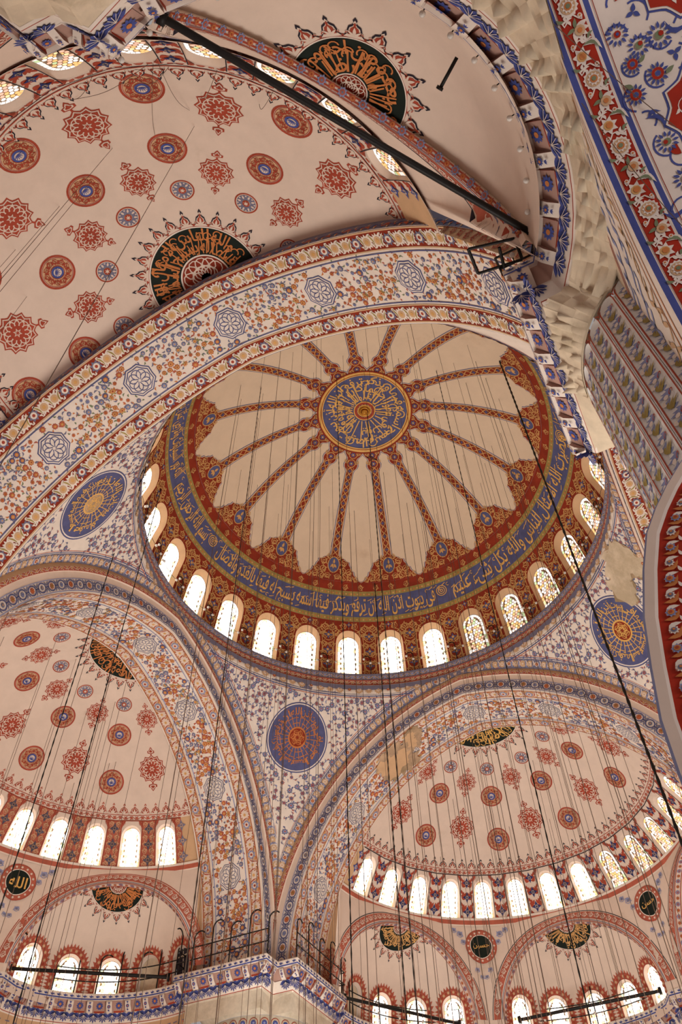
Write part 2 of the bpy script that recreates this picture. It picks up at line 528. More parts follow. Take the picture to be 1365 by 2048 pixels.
def word(wd):
    """(verts, tris, width) of one word, em = 1"""
    if wd not in WORDS:
        cu = bpy.data.curves.new('lettering', 'FONT')
        cu.body = shape(wd)
        cu.resolution_u = 2
        cu.offset = 0.012
        o = bpy.data.objects.new('lettering', cu)
        C.objects.link(o)
        dg = bpy.context.evaluated_depsgraph_get()
        ev = o.evaluated_get(dg)
        me = ev.to_mesh()
        V = np.zeros(len(me.vertices) * 3); me.vertices.foreach_get('co', V)
        V = V.reshape(-1, 3)[:, :2]
        T = [list(p.vertices) for p in me.polygons]
        T = [t for q in T for t in ([q] if len(q) == 3 else [[q[0], q[i], q[i + 1]] for i in range(1, len(q) - 1)])]
        ev.to_mesh_clear()
        bpy.data.objects.remove(o); bpy.data.curves.remove(cu)
        x0 = V[:, 0].min(); V = V - [x0, 0]
        WORDS[wd] = (V, np.array(T), V[:, 0].max())
    return WORDS[wd]
def text_line(txt, col, sx=1.0, sy=1.0, gap=0.28, h=3):
    """motif with the text's right end at x = 0, running to negative x; returns motif, width"""
    m = Motif(); x = 0
    for wd in txt.split():
        V, T, wv = word(wd)
        x -= wv * sx
        m.raw(V * [sx, sy] + [x, 0], T, col, h)
        x -= gap * sx
    return m, -x
def bend(m, r, a0):
    """wrap a line along a circle of radius r (letter tops outward)"""
    V, T, M, H = m.done()
    o = Motif()
    a = a0 - V[:, 0] / r
    rr = r + V[:, 1]
    o.V, o.T, o.M, o.H, o.n = [np.stack([rr * np.cos(a), rr * np.sin(a)], 1)], [T], M, [H], len(V)
    return o
AYA = 'الله نور السماوات والأرض مثل نوره كمشكاة فيها مصباح المصباح في زجاجة الزجاجة كأنها كوكب دري يوقد من شجرة مباركة زيتونة لا شرقية ولا غربية يكاد زيتها يضيء ولو لم تمسسه نار نور على نور يهدي الله لنوره من يشاء'
AYB = 'ويضرب الله الأمثال للناس والله بكل شيء عليم'
AYC = 'في بيوت أذن الله أن ترفع ويذكر فيها اسمه يسبح له فيها بالغدو والآصال'
AYD = 'إن الله يمسك السماوات والأرض أن تزولا ولئن زالتا إن أمسكهما من أحد من بعده إنه كان حليما غفورا'

def calligraphy_disc(r0, r1, ground, ink, inner, fringe=0, lines=3, seed=1, half=None):
    """round painted inscription: ring of lettering, inner disc, optional crest fringe"""
    rnd = random.Random(seed)
    m = Motif()
    A0, A1 = (0, 2 * PI) if half is None else half
    N = 72 if half is None else 40
    m.ring(0, 0, r0, r1, ground, 2, N, A0, A1, 4)
    m.ring(0, 0, r1, r1 * 1.025, 'offwhite', 3, N, A0, A1)
    m.ring(0, 0, r0 * .94, r0, 'offwhite', 3, 40, A0, A1)
    m.ring(0, 0, 0.001, r0 * .94, inner, 2, 40, A0, A1, 2)
    n = 14
    for k in range(n):
        a = k * 2 * PI / n
        for rr in (0.3, 0.62):
            if half is None or A0 < (a % (2 * PI)) < A1:
                m.stroke(arc(r0 * rr * cos(a), r0 * rr * sin(a), r0 * .26, a - 2.3, a + 2.3, 8), .045 * r0, 'cream', 4)
    wr = r1 - r0
    toks = (AYD + ' ' + AYC + ' ' + AYB).split()
    # dense rows of words standing toward the rim
    for ln in range(lines):
        rb = r0 + wr * (0.10 + 0.84 * ln / lines)
        sz = wr / lines * (1.08 if lines > 1 else 0.95)
        a = A1
        i = seed * 3 + ln * 7
        while True:
            V, T, wv = word(toks[i % len(toks)]); i += 1
            k = sz * rnd.uniform(0.85, 1.15)
            da = wv * k / (rb + sz * .3)
            if a - da < A0 - (0.02 if half is None else -0.02): break
            mm = Motif(); mm.raw(V * [k, sz * 1.15], T, ink, 4)
            b = bend(mm, rb, a - da + wv * k / rb * 0)
            # bend lays x to decreasing angle, so start at the word's left end
            Vb = V * [k, sz * 1.15]
            an = a - da + (1 - Vb[:, 0] / (wv * k)) * da
            rr = rb + np.clip(Vb[:, 1], -sz * .3, sz * 1.05) + rnd.uniform(-.04, .04) * wr
            rr = np.clip(rr, r0 + .02 * wr, r1 - .02 * wr)
            m.raw(np.stack([rr * np.cos(an), rr * np.sin(an)], 1), T, ink, 4 + ln * .3)
            a -= da + 0.12 * sz / rb
    # long upright letters that run from the inner disc outward
    nn = 26
    for k in range(nn):
        a = A0 + (k + .5) * (A1 - A0) / nn + rnd.uniform(-.05, .05)
        q = a + rnd.uniform(-.12, .12)
        ra, rb = r0 + wr * .06, r0 + wr * rnd.uniform(.45, .8)
        m.stroke([(ra * cos(a), ra * sin(a)), (rb * cos(q), rb * sin(q))], .028 * wr + .012, ink, 5)
        if rnd.random() < .6:
            b0 = r0 + wr * rnd.uniform(.5, .85)
            m.stroke(arc(b0 * cos(q), b0 * sin(q), wr * .13, a - 1.5, a + 2.2, 8), .03 * wr + .01, ink, 5)
    if fringe:
        cr = crest(1.0, 1.35)
        wdt = (A1 - A0) * r1 * 1.03 / fringe
        for k in range(fringe):
            a = A0 + (k + .5) * (A1 - A0) / fringe
            m.add(cr, r1 * 1.03 * cos(a), r1 * 1.03 * sin(a), a - PI / 2, wdt * .99, dh=0)
        m.ring(0, 0, r1 * 1.02, r1 * 1.07, 'red', 1, N, A0, A1)
    return m

# ------------------------------------------------------------------ windows
def arch_contour(hw, zb, zt, n1=5, n2=13):
    """bottom-left, up, over, down: sections left (n1), top (n2), right (n1)"""
    rise = hw * 1.08
    zs = zt - rise
    L = [(-hw, zb + (zs - zb) * i / (n1 - 1)) for i in range(n1)]
    a = np.linspace(PI, 0, n2)
    A = [(hw * cos(t), zs + rise * sin(t) ** 0.92) for t in a]
    R = [(hw, zs - (zs - zb) * i / (n1 - 1)) for i in range(n1)]
    return np.array(L), np.array(A), np.array(R)
PANES = {}
def pane_motif(hw, H, lv, cells=5):
    key = (round(hw, 3), round(H, 3), lv, cells)
    if key in PANES: return PANES[key]
    rnd = random.Random(3)
    m = Motif()
    W_, A_, P_, G_, Y_ = ('pane_%s_%s' % (c, lv) for c in ('white', 'amber', 'pink', 'green', 'yellow'))
    L, A, R = arch_contour(hw * .97, 0.02, H * .985, 8, 12)
    o = np.concatenate([L, A[1:-1], R]); c = np.array([0, H * .45])
    L, A, R = arch_contour(hw * .76, 0.02 + hw * .2, H * .985 - hw * .2, 8, 12)
    i_ = np.concatenate([L, A[1:-1], R])
    n = len(o)
    for k in range(n):                         # border of bright blocks
        k2 = (k + 1) % n
        q = [o[k] * .94 + o[k2] * .06, o[k2] * .94 + o[k] * .06, i_[k2] * .94 + i_[k] * .06, i_[k] * .94 + i_[k2] * .06]
        if k2 == 0:
            for t in range(4):
                f0, f1 = (t + .08) / 4, (t + .92) / 4
                m.raw([o[k] + (o[k2] - o[k]) * f0, o[k] + (o[k2] - o[k]) * f1, i_[k] + (i_[k2] - i_[k]) * f1, i_[k] + (i_[k2] - i_[k]) * f0], [[0, 1, 2], [0, 2, 3]], (W_, G_)[t in (0, 3)], 0)
            continue
        m.raw(q, [[0, 1, 2], [0, 2, 3]], rnd.choice([W_, W_, W_, W_, G_, Y_, W_, A_]), 0)
    hw2, top = hw * (.72 if lv != 'far' else .78), H * .985 - hw * (.25 if lv != 'far' else .2)
    dx = 2 * hw2 / cells
    dz = dx * .86
    z = hw * (.24 if lv != 'far' else .16) + dz / 2
    row = 0
    while z < top:
        for j in range(cells + (row % 2)):
            x = -hw2 + dx * (j + (0.5 if row % 2 == 0 else 0))
            rz = top - hw2 * 1.08
            if abs(x) > hw2 - dx * .2: continue
            if z > rz and (x / hw2) ** 2 + ((z - rz) / (hw2 * 1.08)) ** 2 > .92: continue
            col = rnd.choices([W_, A_, P_, Y_, G_], [5, 2.2, 3, 2, .4] if lv != 'far' else [9, 1.2, 1.2, 1.2, .2])[0]  # far panes mostly white: glare of blown-out glass put into the colours
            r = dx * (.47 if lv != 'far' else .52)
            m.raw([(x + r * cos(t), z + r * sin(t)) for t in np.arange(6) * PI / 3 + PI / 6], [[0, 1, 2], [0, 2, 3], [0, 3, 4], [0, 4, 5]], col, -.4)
        z += dz; row += 1
    PANES[key] = m
    return m
NW = [0]
def window(S, a0, r0, half, s0, s1, hw, sb, st, rg, zone, zmat, lv, label, grp, shrink=.8, blind=None, rim='cream'):
    """one bay of a curved wall with an arched opening, its splayed reveal and its leaded glass"""
    L, A, R = arch_contour(hw, sb, st)
    n1, n2 = len(L), len(A)
    hole = np.concatenate([L, A[1:], R[1:]])
    xs = half
    outer = np.concatenate([np.stack([np.full(n1, -xs), np.linspace(s0, s1, n1)], 1),
                            np.stack([np.linspace(-xs, xs, n2), np.full(n2, s1)], 1)[1:],
                            np.stack([np.full(n1, xs), np.linspace(s1, s0, n1)], 1)[1:]])
    f = lambda p: S(a0 - p[..., 0] / r0, p[..., 1], 0)
    k = np.linspace(0, 1, 5)[:, None, None]
    zone.grid(f(hole[None] * (1 - k) + outer[None] * k), zmat)
    b = np.linspace(-1, 1, 7)
    if sb > s0 + 1e-4:
        B = np.stack([np.stack([b * hw, np.full(7, sb)], 1), np.stack([b * xs, np.full(7, s0)], 1)])
        zone.grid(f(B), zmat)
    H = (st - sb) * (0.5 + shrink / 2)
    dep = rg
    def G(x, z, d=0):
        return S(a0 - np.asarray(x) / r0, sb + np.asarray(z), -dep + d)
    NW[0] += 1
    root = empty('window_%d' % NW[0], 'structure', label, None, grp)
    L2, A2, R2 = arch_contour(hw * shrink, 0.0, H)
    gl = np.concatenate([L2, A2[1:], R2[1:]])
    gp = G(gl[:, 0], gl[:, 1])
    hp = f(hole)
    rv = MB()
    rv.grid(np.stack([hp, hp * .5 + gp * .5, gp]), rim)
    rb_m = Motif(); n_h = len(hole); rc_ = np.array([0, sb + (st - sb) * .4])
    big_ = np.stack([hole[:, 0] * (1 + .09 / hw), np.where(hole[:, 1] > st - hw * 1.1, hole[:, 1] + .09 * np.clip((hole[:, 1] - (st - hw * 1.1)) / (hw * 1.1), 0, 1), hole[:, 1])], 1)
    rv.grid(np.stack([f(np.stack([b * hw, np.full(7, sb)], 1)), G(b * hw * shrink, np.zeros(7))]), rim)
    rv.build('reveal', root)
    back = Motif()
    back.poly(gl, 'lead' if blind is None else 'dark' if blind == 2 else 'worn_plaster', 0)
    if blind == 2:
        for k_ in (.3, .55, .8): back.stroke([(-hw * shrink, H * k_), (hw * shrink, H * k_)], .05, 'stone', 2)
        back.stroke([(0, 0), (0, H)], .05, 'stone', 2)
    if blind == 1:
        for k_ in range(14): back.add(scroll('green' if k_ % 3 else 'rose', .1), (-.2, .2)[k_ % 2], .12 + .1 * k_, k_, .26)
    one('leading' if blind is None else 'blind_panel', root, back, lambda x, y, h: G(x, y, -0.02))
    if blind is None:
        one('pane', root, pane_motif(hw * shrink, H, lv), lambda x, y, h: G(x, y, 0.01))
    return root, f

# ------------------------------------------------------------------ main dome
RD, ZD = 11.63, 31.6
dome = Rev(0, 0, 0, RD, 0, ZD)
S_SILL, S_TOP = dome.s_of(32.46), dome.s_of(36.08)
S_G1, S_B0, S_B1, S_G2 = S_TOP, dome.s_of(36.36), dome.s_of(37.55), dome.s_of(37.82)
ceiling = empty('dome', 'structure', 'great central dome with sixteen red painted ribs on cream plaster', None)
shell = MB()
a = np.linspace(0, 2 * PI, 113)
def band(mb, S, s0, s1, mat, n=3, aa=a, h=0):
    t = np.linspace(s0, s1, n)
    mb.grid(S(aa[:, None], t[None, :], h), mat)
band(shell, dome, S_TOP, S_B0, 'olive'); band(shell, dome, S_B0, S_B1, 'blue', 4); band(shell, dome, S_B1, S_G2, 'olive')
band(shell, dome, S_G2, dome.top, 'dome_cream', 26)
shell.build('dome_shell', ceiling, True)
zone = MB()
ordn = ['first', 'second', 'third', 'fourth', 'fifth', 'sixth', 'seventh', 'eighth', 'ninth', 'tenth', 'eleventh', 'twelfth', 'thirteenth', 'fourteenth',
        'fifteenth', 'sixteenth', 'seventeenth', 'eighteenth', 'nineteenth', 'twentieth', 'twenty-first', 'twenty-second', 'twenty-third', 'twenty-fourth',
        'twenty-fifth', 'twenty-sixth', 'twenty-seventh', 'twenty-eighth']
red_zone = Deco()
r0d = float(dome.r(S_SILL + 1.5)); halfd = PI / 28 * r0d
def dome_bay():
    m = Motif()
    w2 = halfd
    for sg in (1, -1):
        for yy, sc in ((.35, .55), (.95, .55), (1.55, .55), (2.15, .55), (2.75, .6), (3.3, .62)):
            m.add(scroll('gold', .1), sg * (w2 - .24), yy, .3 * sg, sc * .85, sg > 0)
        m.add(scroll('gold', .09), sg * .82, 3.0, 1.2 * sg, .62, sg < 0); m.add(scroll('gold', .09), sg * .36, 3.42, .5, .5, sg < 0)
        m.stroke([(sg * .93, 0), (sg * .93, 2.3), (sg * .86, 2.75), (sg * .6, 3.12), (sg * .2, 3.28)], .04, 'gold', 2)
    for y, col, sc in ((.75, 'blue', .17), (1.75, 'blue', .17), (2.75, 'blue', .18)):
        m.star(w2, y, 4, sc * .62, sc * 1.7, col, 4); m.disc(w2, y, sc * .5, 'gold', 5, 6)
        m.stroke([(w2 + sc * 1.9 * cos(t), y + sc * 2.1 * sin(t)) for t in np.linspace(0, 2 * PI, 13)], .045, 'gold', 5)
    m.star(0, 3.5, 4, .08, .2, 'blue', 4); m.disc(0, 3.5, .06, 'gold', 5, 6)
    m.stroke([(0, 3.2), (0, 3.75)], .03, 'gold', 3)
    return m
bay = dome_bay()
for k in range(28):
    a0 = (k + .5) * 2 * PI / 28
    # daylight put into the panes' own glow, stronger on the far and left sides
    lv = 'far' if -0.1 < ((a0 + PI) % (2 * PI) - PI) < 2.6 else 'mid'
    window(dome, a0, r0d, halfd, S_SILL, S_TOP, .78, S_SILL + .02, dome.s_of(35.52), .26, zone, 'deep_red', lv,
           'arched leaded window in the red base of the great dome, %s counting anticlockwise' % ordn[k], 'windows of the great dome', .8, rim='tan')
    d0 = dome.at(a0, S_SILL)
    red_zone.put(bay, lambda x, y, h: dome(a0 - x / r0d, S_SILL + y, h))
zone.build('window_zone', ceiling, True)
red_zone.build('arabesque', ceiling)
# cornice ring under the windows
ring = MB()
prof = [(11.60, 32.47, 'slate'), (11.30, 32.44, 'slate'), (11.26, 32.36, 'slate'), (11.36, 32.02, 'offwhite'), (11.31, 31.99, 'rose'), (11.40, 31.66, 'offwhite'), (11.36, 31.62, 'offwhite'), (11.44, 31.58, 'offwhite'), (11.2, 31.50, 'slate'), (11.22, 31.2, 'slate')]
for (ra, za, mt), (rb, zb, _) in zip(prof, prof[1:]):
    ring.grid(np.stack([np.stack([r * np.cos(a), r * np.sin(a), np.full_like(a, z)], -1) for r, z in ((ra, za), (rb, zb))]), mt)
ring.build('cornice_ring', ceiling)
dc = Deco()
def cone(ra, za, rb, zb):
    L = math.hypot(rb - ra, zb - za)
    return lambda x, y, h: np.stack([(rb + (ra - rb) * y / L - h) * np.cos(-x / ra), (rb + (ra - rb) * y / L - h) * np.sin(-x / ra), zb + (za - zb) * y / L - h * .3], -1)
def border_tile(g1, g2, ht, L):
    m = Motif()
    m.stroke([(x, ht * .5 + ht * .22 * sin(2 * PI * x / L)) for x in np.linspace(0, L, 13)], ht * .1, g1, 2)
    for q in (.25, .75):
        m.disc(L * q, ht * .5, ht * .22, g2, 3, 8)
        for t in (.7, 2.2, 3.9, 5.4):
            m.leaf(L * q, ht * .5, L * .22, ht * .16, t, g1, 2, .2)
    return m
n = 112
bt = border_tile('tan', 'light_blue', .33, 2 * PI * 11.26 / n); bt2 = border_tile('cream', 'tan', .34, 2 * PI * 11.31 / n)
for k in range(n):
    dc.put(bt, cone(11.26, 32.36, 11.36, 32.02), x=2 * PI * 11.26 / n * k)
    dc.put(bt2, cone(11.31, 31.99, 11.40, 31.66), x=2 * PI * 11.31 / n * k)
dc.build('cornice_ring_scrollwork', ceiling)
# inscription band
ins = Deco()
Lb = S_B1 - S_B0
rb_ = float(dome.r(S_B0 + Lb / 2))
def put_line(txt, a_start, a_end):
    """lay text clockwise from a_start so that it ends at a_end"""
    m, wl = text_line(txt, 'bright_gold')
    span = (a_end - a_start) * rb_
    V, T, M, H = m.done()
    k = span / wl
    mm = Motif(); V2 = V * [k, 1.0]
    y = Lb * .27 + V2[:, 1] * Lb * .98
    mm.raw(np.stack([V2[:, 0], np.clip(y, .05, Lb - .04)], 1), T, 'bright_gold', 3)
    # x runs to negative (reader's left) -> a = a_start - x/r would increase; the reader's left is growing angle
    ins.put(mm, lambda x, y, h: dome(a_start - x / rb_, S_B0 + y, h))
put_line(AYB, rad(-75), rad(-3)); put_line(AYC, rad(2.2), rad(84.8)); put_line('بسم الله الرحمن الرحيم', rad(90), rad(113)); put_line(AYA, rad(115), rad(283))
mk = Motif()
for r in (.34, .22, .1): mk.ring(0, 0, r - .05, r, 'bright_gold', 3, 14)
for q in (-.4, 87.3, 285.6): ins.put(mk, dome.at(rad(q), S_B0 + Lb * .62))
mkr = random.Random(2)
for k in range(230):
    q = Motif()
    t_ = mkr.uniform(.2, 1.2)
    if k % 3: q.stroke([(-.13, -.05), (.0, 0), (.13, .07)], .045, 'bright_gold', 3)
    else: q.stroke(arc(0, 0, .09, t_, t_ + 4, 8), .04, 'bright_gold', 3)
    ins.put(q, dome.at(k * 2 * PI / 230, S_B0 + Lb * mkr.choice((.74, .82, .88, .62, .12))))
ins.build('gilt_inscription', ceiling, None)
# sixteen ribs, lobed border, centre medallion
gold_edge = Deco()
ge = Motif()
for q in range(6): ge.disc(.1 + .2 * q, .13, .06, 'orange' if q % 2 else 'gold', 2, 6)
for k in range(56):
    gold_edge.put(ge, dome.at(k * 2 * PI / 56, S_G1)); gold_edge.put(ge, dome.at(k * 2 * PI / 56, S_B1))
gold_edge.build('gilt_edging', ceiling)
PHR = rad(16.7)
R_MED = 2.80
def dome_rib():
    """profile of half widths against distance from the pole"""
    P = [(2.70, .56), (2.95, .55), (3.08, .47), (3.2, .33), (3.34, .30), (3.46, .38), (3.62, .44), (3.78, .40), (3.9, .28), (4.05, .22), (4.6, .215), (6.0, .23), (8.0, .25), (8.75, .27),
         (8.85, .40), (8.92, .62), (9.05, .74), (9.08, .96), (9.25, 1.0), (9.36, 1.10), (9.55, 1.16), (9.6, 1.30), (9.78, 1.36), (9.92, 1.50), (10.08, 1.66), (10.2, 1.88)]
    return P
P = dome_rib()
S0 = dome.top
end = S0 - S_G2
sc_ = (end - .62) / 10.2
P = [(2.70 + (d - 2.70) * ((end - .55) - 2.70) / (10.2 - 2.70), wv) for d, wv in P]
def rib_fn(a0):
    def f(x, y, h):                         # y = distance from pole, x sideways in metres
        s = S0 - y
        return dome(a0 - x / np.maximum(dome.r(s), .3), s, h)
    return f
def rib_motif(P, col, grow, h):
    m = Motif()
    L = [(-(wv + grow), d) for d, wv in P]; Rr = [((wv + grow), d) for d, wv in P]
    k = np.linspace(0, 1, 5)[:, None, None]
    Lr = np.array(L); Rr = np.array(Rr)
    G = (Lr[None] * (1 - k) + Rr[None] * k)
    q = grid_faces(5, len(P))
    m.raw(G.reshape(-1, 2), np.concatenate([q[:, [0, 1, 2]], q[:, [0, 2, 3]]]), col, h)
    return m
dense = []
for (d0_, w0_), (d1_, w1_) in zip(P, P[1:]):
    nn = max(1, int((d1_ - d0_) / .3))
    dense += [(d0_ + (d1_ - d0_) * i / nn, w0_ + (w1_ - w0_) * i / nn) for i in range(nn)]
dense.append(P[-1])
def rib_full():
    m = Motif()
    m.add(rib_motif(dense, 'blue', .05, 1)); m.add(rib_motif(dense, 'cream', .012, 2)); m.add(rib_motif(dense, 'deep_red', -.03, 3))
    yy = np.linspace(3.9, P[13][0], 60)
    wl = .15
    ph = (yy - yy[0]) * 2 * PI / .84
    for sg in (1, -1):
        m.stroke(np.stack([sg * wl * np.sin(ph), yy], 1), .045, 'gold', 5)
        m.stroke(np.stack([sg * (.2 + 0 * yy), yy], 1), .03, 'gold', 4)
    for i in range(7):
        y = 4.1 + .84 * i * .5 * 1.0 + .01
        if y < P[13][0]: m.star(0, y, 4, .05, .12, 'blue' if i % 2 else 'gold', 6)
    for y in np.arange(yy[0] + .21, yy[-1], .84): m.star(0, y, 4, .06, .15, 'blue', 6)
    for y, r in ((3.05, .2), (3.62, .2)):
        m.star(0, y, 6, r * .5, r, 'blue', 5); m.disc(0, y, r * .3, 'gold', 6, 6)
        m.stroke(arc(0, y, r * 1.25, 0, 2 * PI, 13), .04, 'gold', 5)
        for sg in (1, -1): m.add(scroll('gold', .12), sg * .32, y - .1, .4 * sg, .3, sg > 0, 3)
    yc = P[18][0]
    m.disc(0, yc + .05, .34, 'blue', 5, 14, .46)
    m.stroke(arc(0, yc + .05, .36, 0, 2 * PI, 17, .5), .05, 'gold', 6)
    for t in (PI / 2, PI / 2 - .7, PI / 2 + .7, -PI / 2): m.leaf(0, yc, .32, .14, t, 'gold', 6)
    for sg in (1, -1):
        for (x, y, s_, r_) in ((.3, yc - .42, .42, .3), (.62, yc - .1, .5, 1.2), (.62, yc + .38, .5, 2.2), (1.0, yc + .45, .5, .4), (1.12, yc + .82, .46, 1.), (.7, yc + .8, .5, 2.), (.3, yc + .78, .44, .8), (1.5, yc + .88, .4, 2.)):
            m.add(scroll('gold', .11), sg * x, y, r_ * sg, s_, sg > 0, 3)
    return m
rfull = rib_full()
for k in range(16):
    one('rib', ceiling, rfull, rib_fn(PHR + k * PI / 8))
bd = Deco()
fl = Motif()
fl.ring(0, 0, end - .62, end + .01, 'deep_red', 1, 112, k=2)
nb = 64
for k in range(nb):
    q = k * 2 * PI / nb
    fl.add(scroll('gold', .1), (end - .22) * cos(q), (end - .22) * sin(q), q, .42, k % 2 == 0, 1)
bd.put(fl, dome.pole())
bd.build('lobed_border', ceiling)
cm = calligraphy_disc(.62, 2.55, 'blue', 'bright_gold', 'deep_red', 0, 3, 2)
cm.ring(0, 0, 2.55, 2.80, 'bright_gold', 6, 64); cm.ring(0, 0, 2.62, 2.66, 'deep_red', 7, 64); cm.ring(0, 0, 2.80, 2.9, 'deep_red', 6, 64)
for r0_, r1_, cc in ((0.36, .42, 'bright_gold'), (.46, .6, 'red'), (.6, .66, 'bright_gold'), (0.01, .36, 'orange')): cm.ring(0, 0, r0_, r1_, cc, 7, 30)
one('centre_medallion', ceiling, cm, dome.pole(1.0), dh=2)
bs = MB()
for r_, z_ in ((.34, 43.16), (.26, 43.05), (.14, 42.92)): bs.tube([(r_ * cos(q), r_ * sin(q), z_) for q in np.linspace(0, 2 * PI, 17)], .05, 'gilt')
bs.ball((0, 0, 43.0), .2, 'gilt'); bs.build('boss', ceiling)

# ------------------------------------------------------------------ the four great arches
SIDES = {'far': 0.0, 'left': PI / 2, 'near': PI, 'hidden': -PI / 2}
u = np.linspace(-1, 1, 81)
def soffit_tile_border(red, L, wd):
    """one repeat of the soffit border: two big blossoms, slanting leaves"""
    m = Motif()
    g, pet, core, lf = ('deep_red', 'offwhite', 'gold', 'olive') if red else ('tan', 'cream', 'orange', 'tan')
    m.rect(0, 0, L, wd, g, 1, 6, 1)
    for y in (.03, wd - .03): m.stroke(np.stack([np.linspace(0, L, 6), np.full(6, y)], 1), .05, 'offwhite' if not red else 'tan', 2)
    if not red:
        for y in (.09, wd - .09): m.stroke(np.stack([np.linspace(0, L, 6), np.full(6, y)], 1), .03, 'red', 2)
    k = 3
    for i in range(k):
        x = L * (i + .5) / k
        if i == 1: fl_ = flower(.2 * wd / .62, 8, 'slate' if red else 'light_blue', pet, 'red')
        else: fl_ = flower(.24 * wd / .62, 12 if red else 10, pet, 'tan' if red else 'cream', 'gold', None if red else 'red')
        m.add(fl_, x, wd / 2, .3 * i, 1, dh=1)
        x2 = L * i / k
        sg = 1 if i % 2 else -1
        m.leaf(x2 - .1, wd / 2 - sg * wd * .32, wd * .7, wd * .2, sg * 1.2, 'offwhite' if red else 'cream', 3, .12)
        m.leaf(x2 - .1, wd / 2 - sg * wd * .32, wd * .62, wd * .08, sg * 1.2, lf if red else 'red', 4, .12)
        for t in (.8, 2.4, 3.9, 5.5): m.leaf(x + .2 * cos(t), wd / 2 + .2 * sin(t), .16, .07, t, 'offwhite' if red else 'orange', 3, .3)
    return m
FLW = [flower(.15, 9, 'rose', 'orange', 'gold', 'red'), flower(.13, 8, 'orange', 'gold', 'red', 'red'), flower(.17, 12, 'blue', 'orange', 'gold', 'blue'),
       flower(.13, 9, 'slate', 'light_blue', 'gold', 'blue'), flower(.1, 7, 'rose', 'orange', 'red'), flower(.1, 7, 'slate', 'light_blue', 'blue'),
       palmette(.16, 'orange', 'gold', 'red', 'olive'), palmette(.16, 'slate', 'gold', 'orange', 'olive')]
def scatter(L, Wd, rnd, dens=9.0, keep=lambda x, y: True, sc=1.0, cols=FLW, mind=.3, stems=True):
    """flower positions with stems"""
    pts = []
    n = int(L * Wd * dens)
    tries = 0
    grid = {}
    while len(pts) < n and tries < n * 12:
        tries += 1
        x, y = rnd.uniform(0, L), rnd.uniform(0, Wd)
        if not keep(x, y): continue
        c = (int(x / mind), int(y / mind))
        if any((x - p[0]) ** 2 + (y - p[1]) ** 2 < mind * mind for i in (-1, 0, 1) for j in (-1, 0, 1) for p in grid.get((c[0] + i, c[1] + j), ())): continue
        pts.append((x, y)); grid.setdefault(c, []).append((x, y))
    return pts
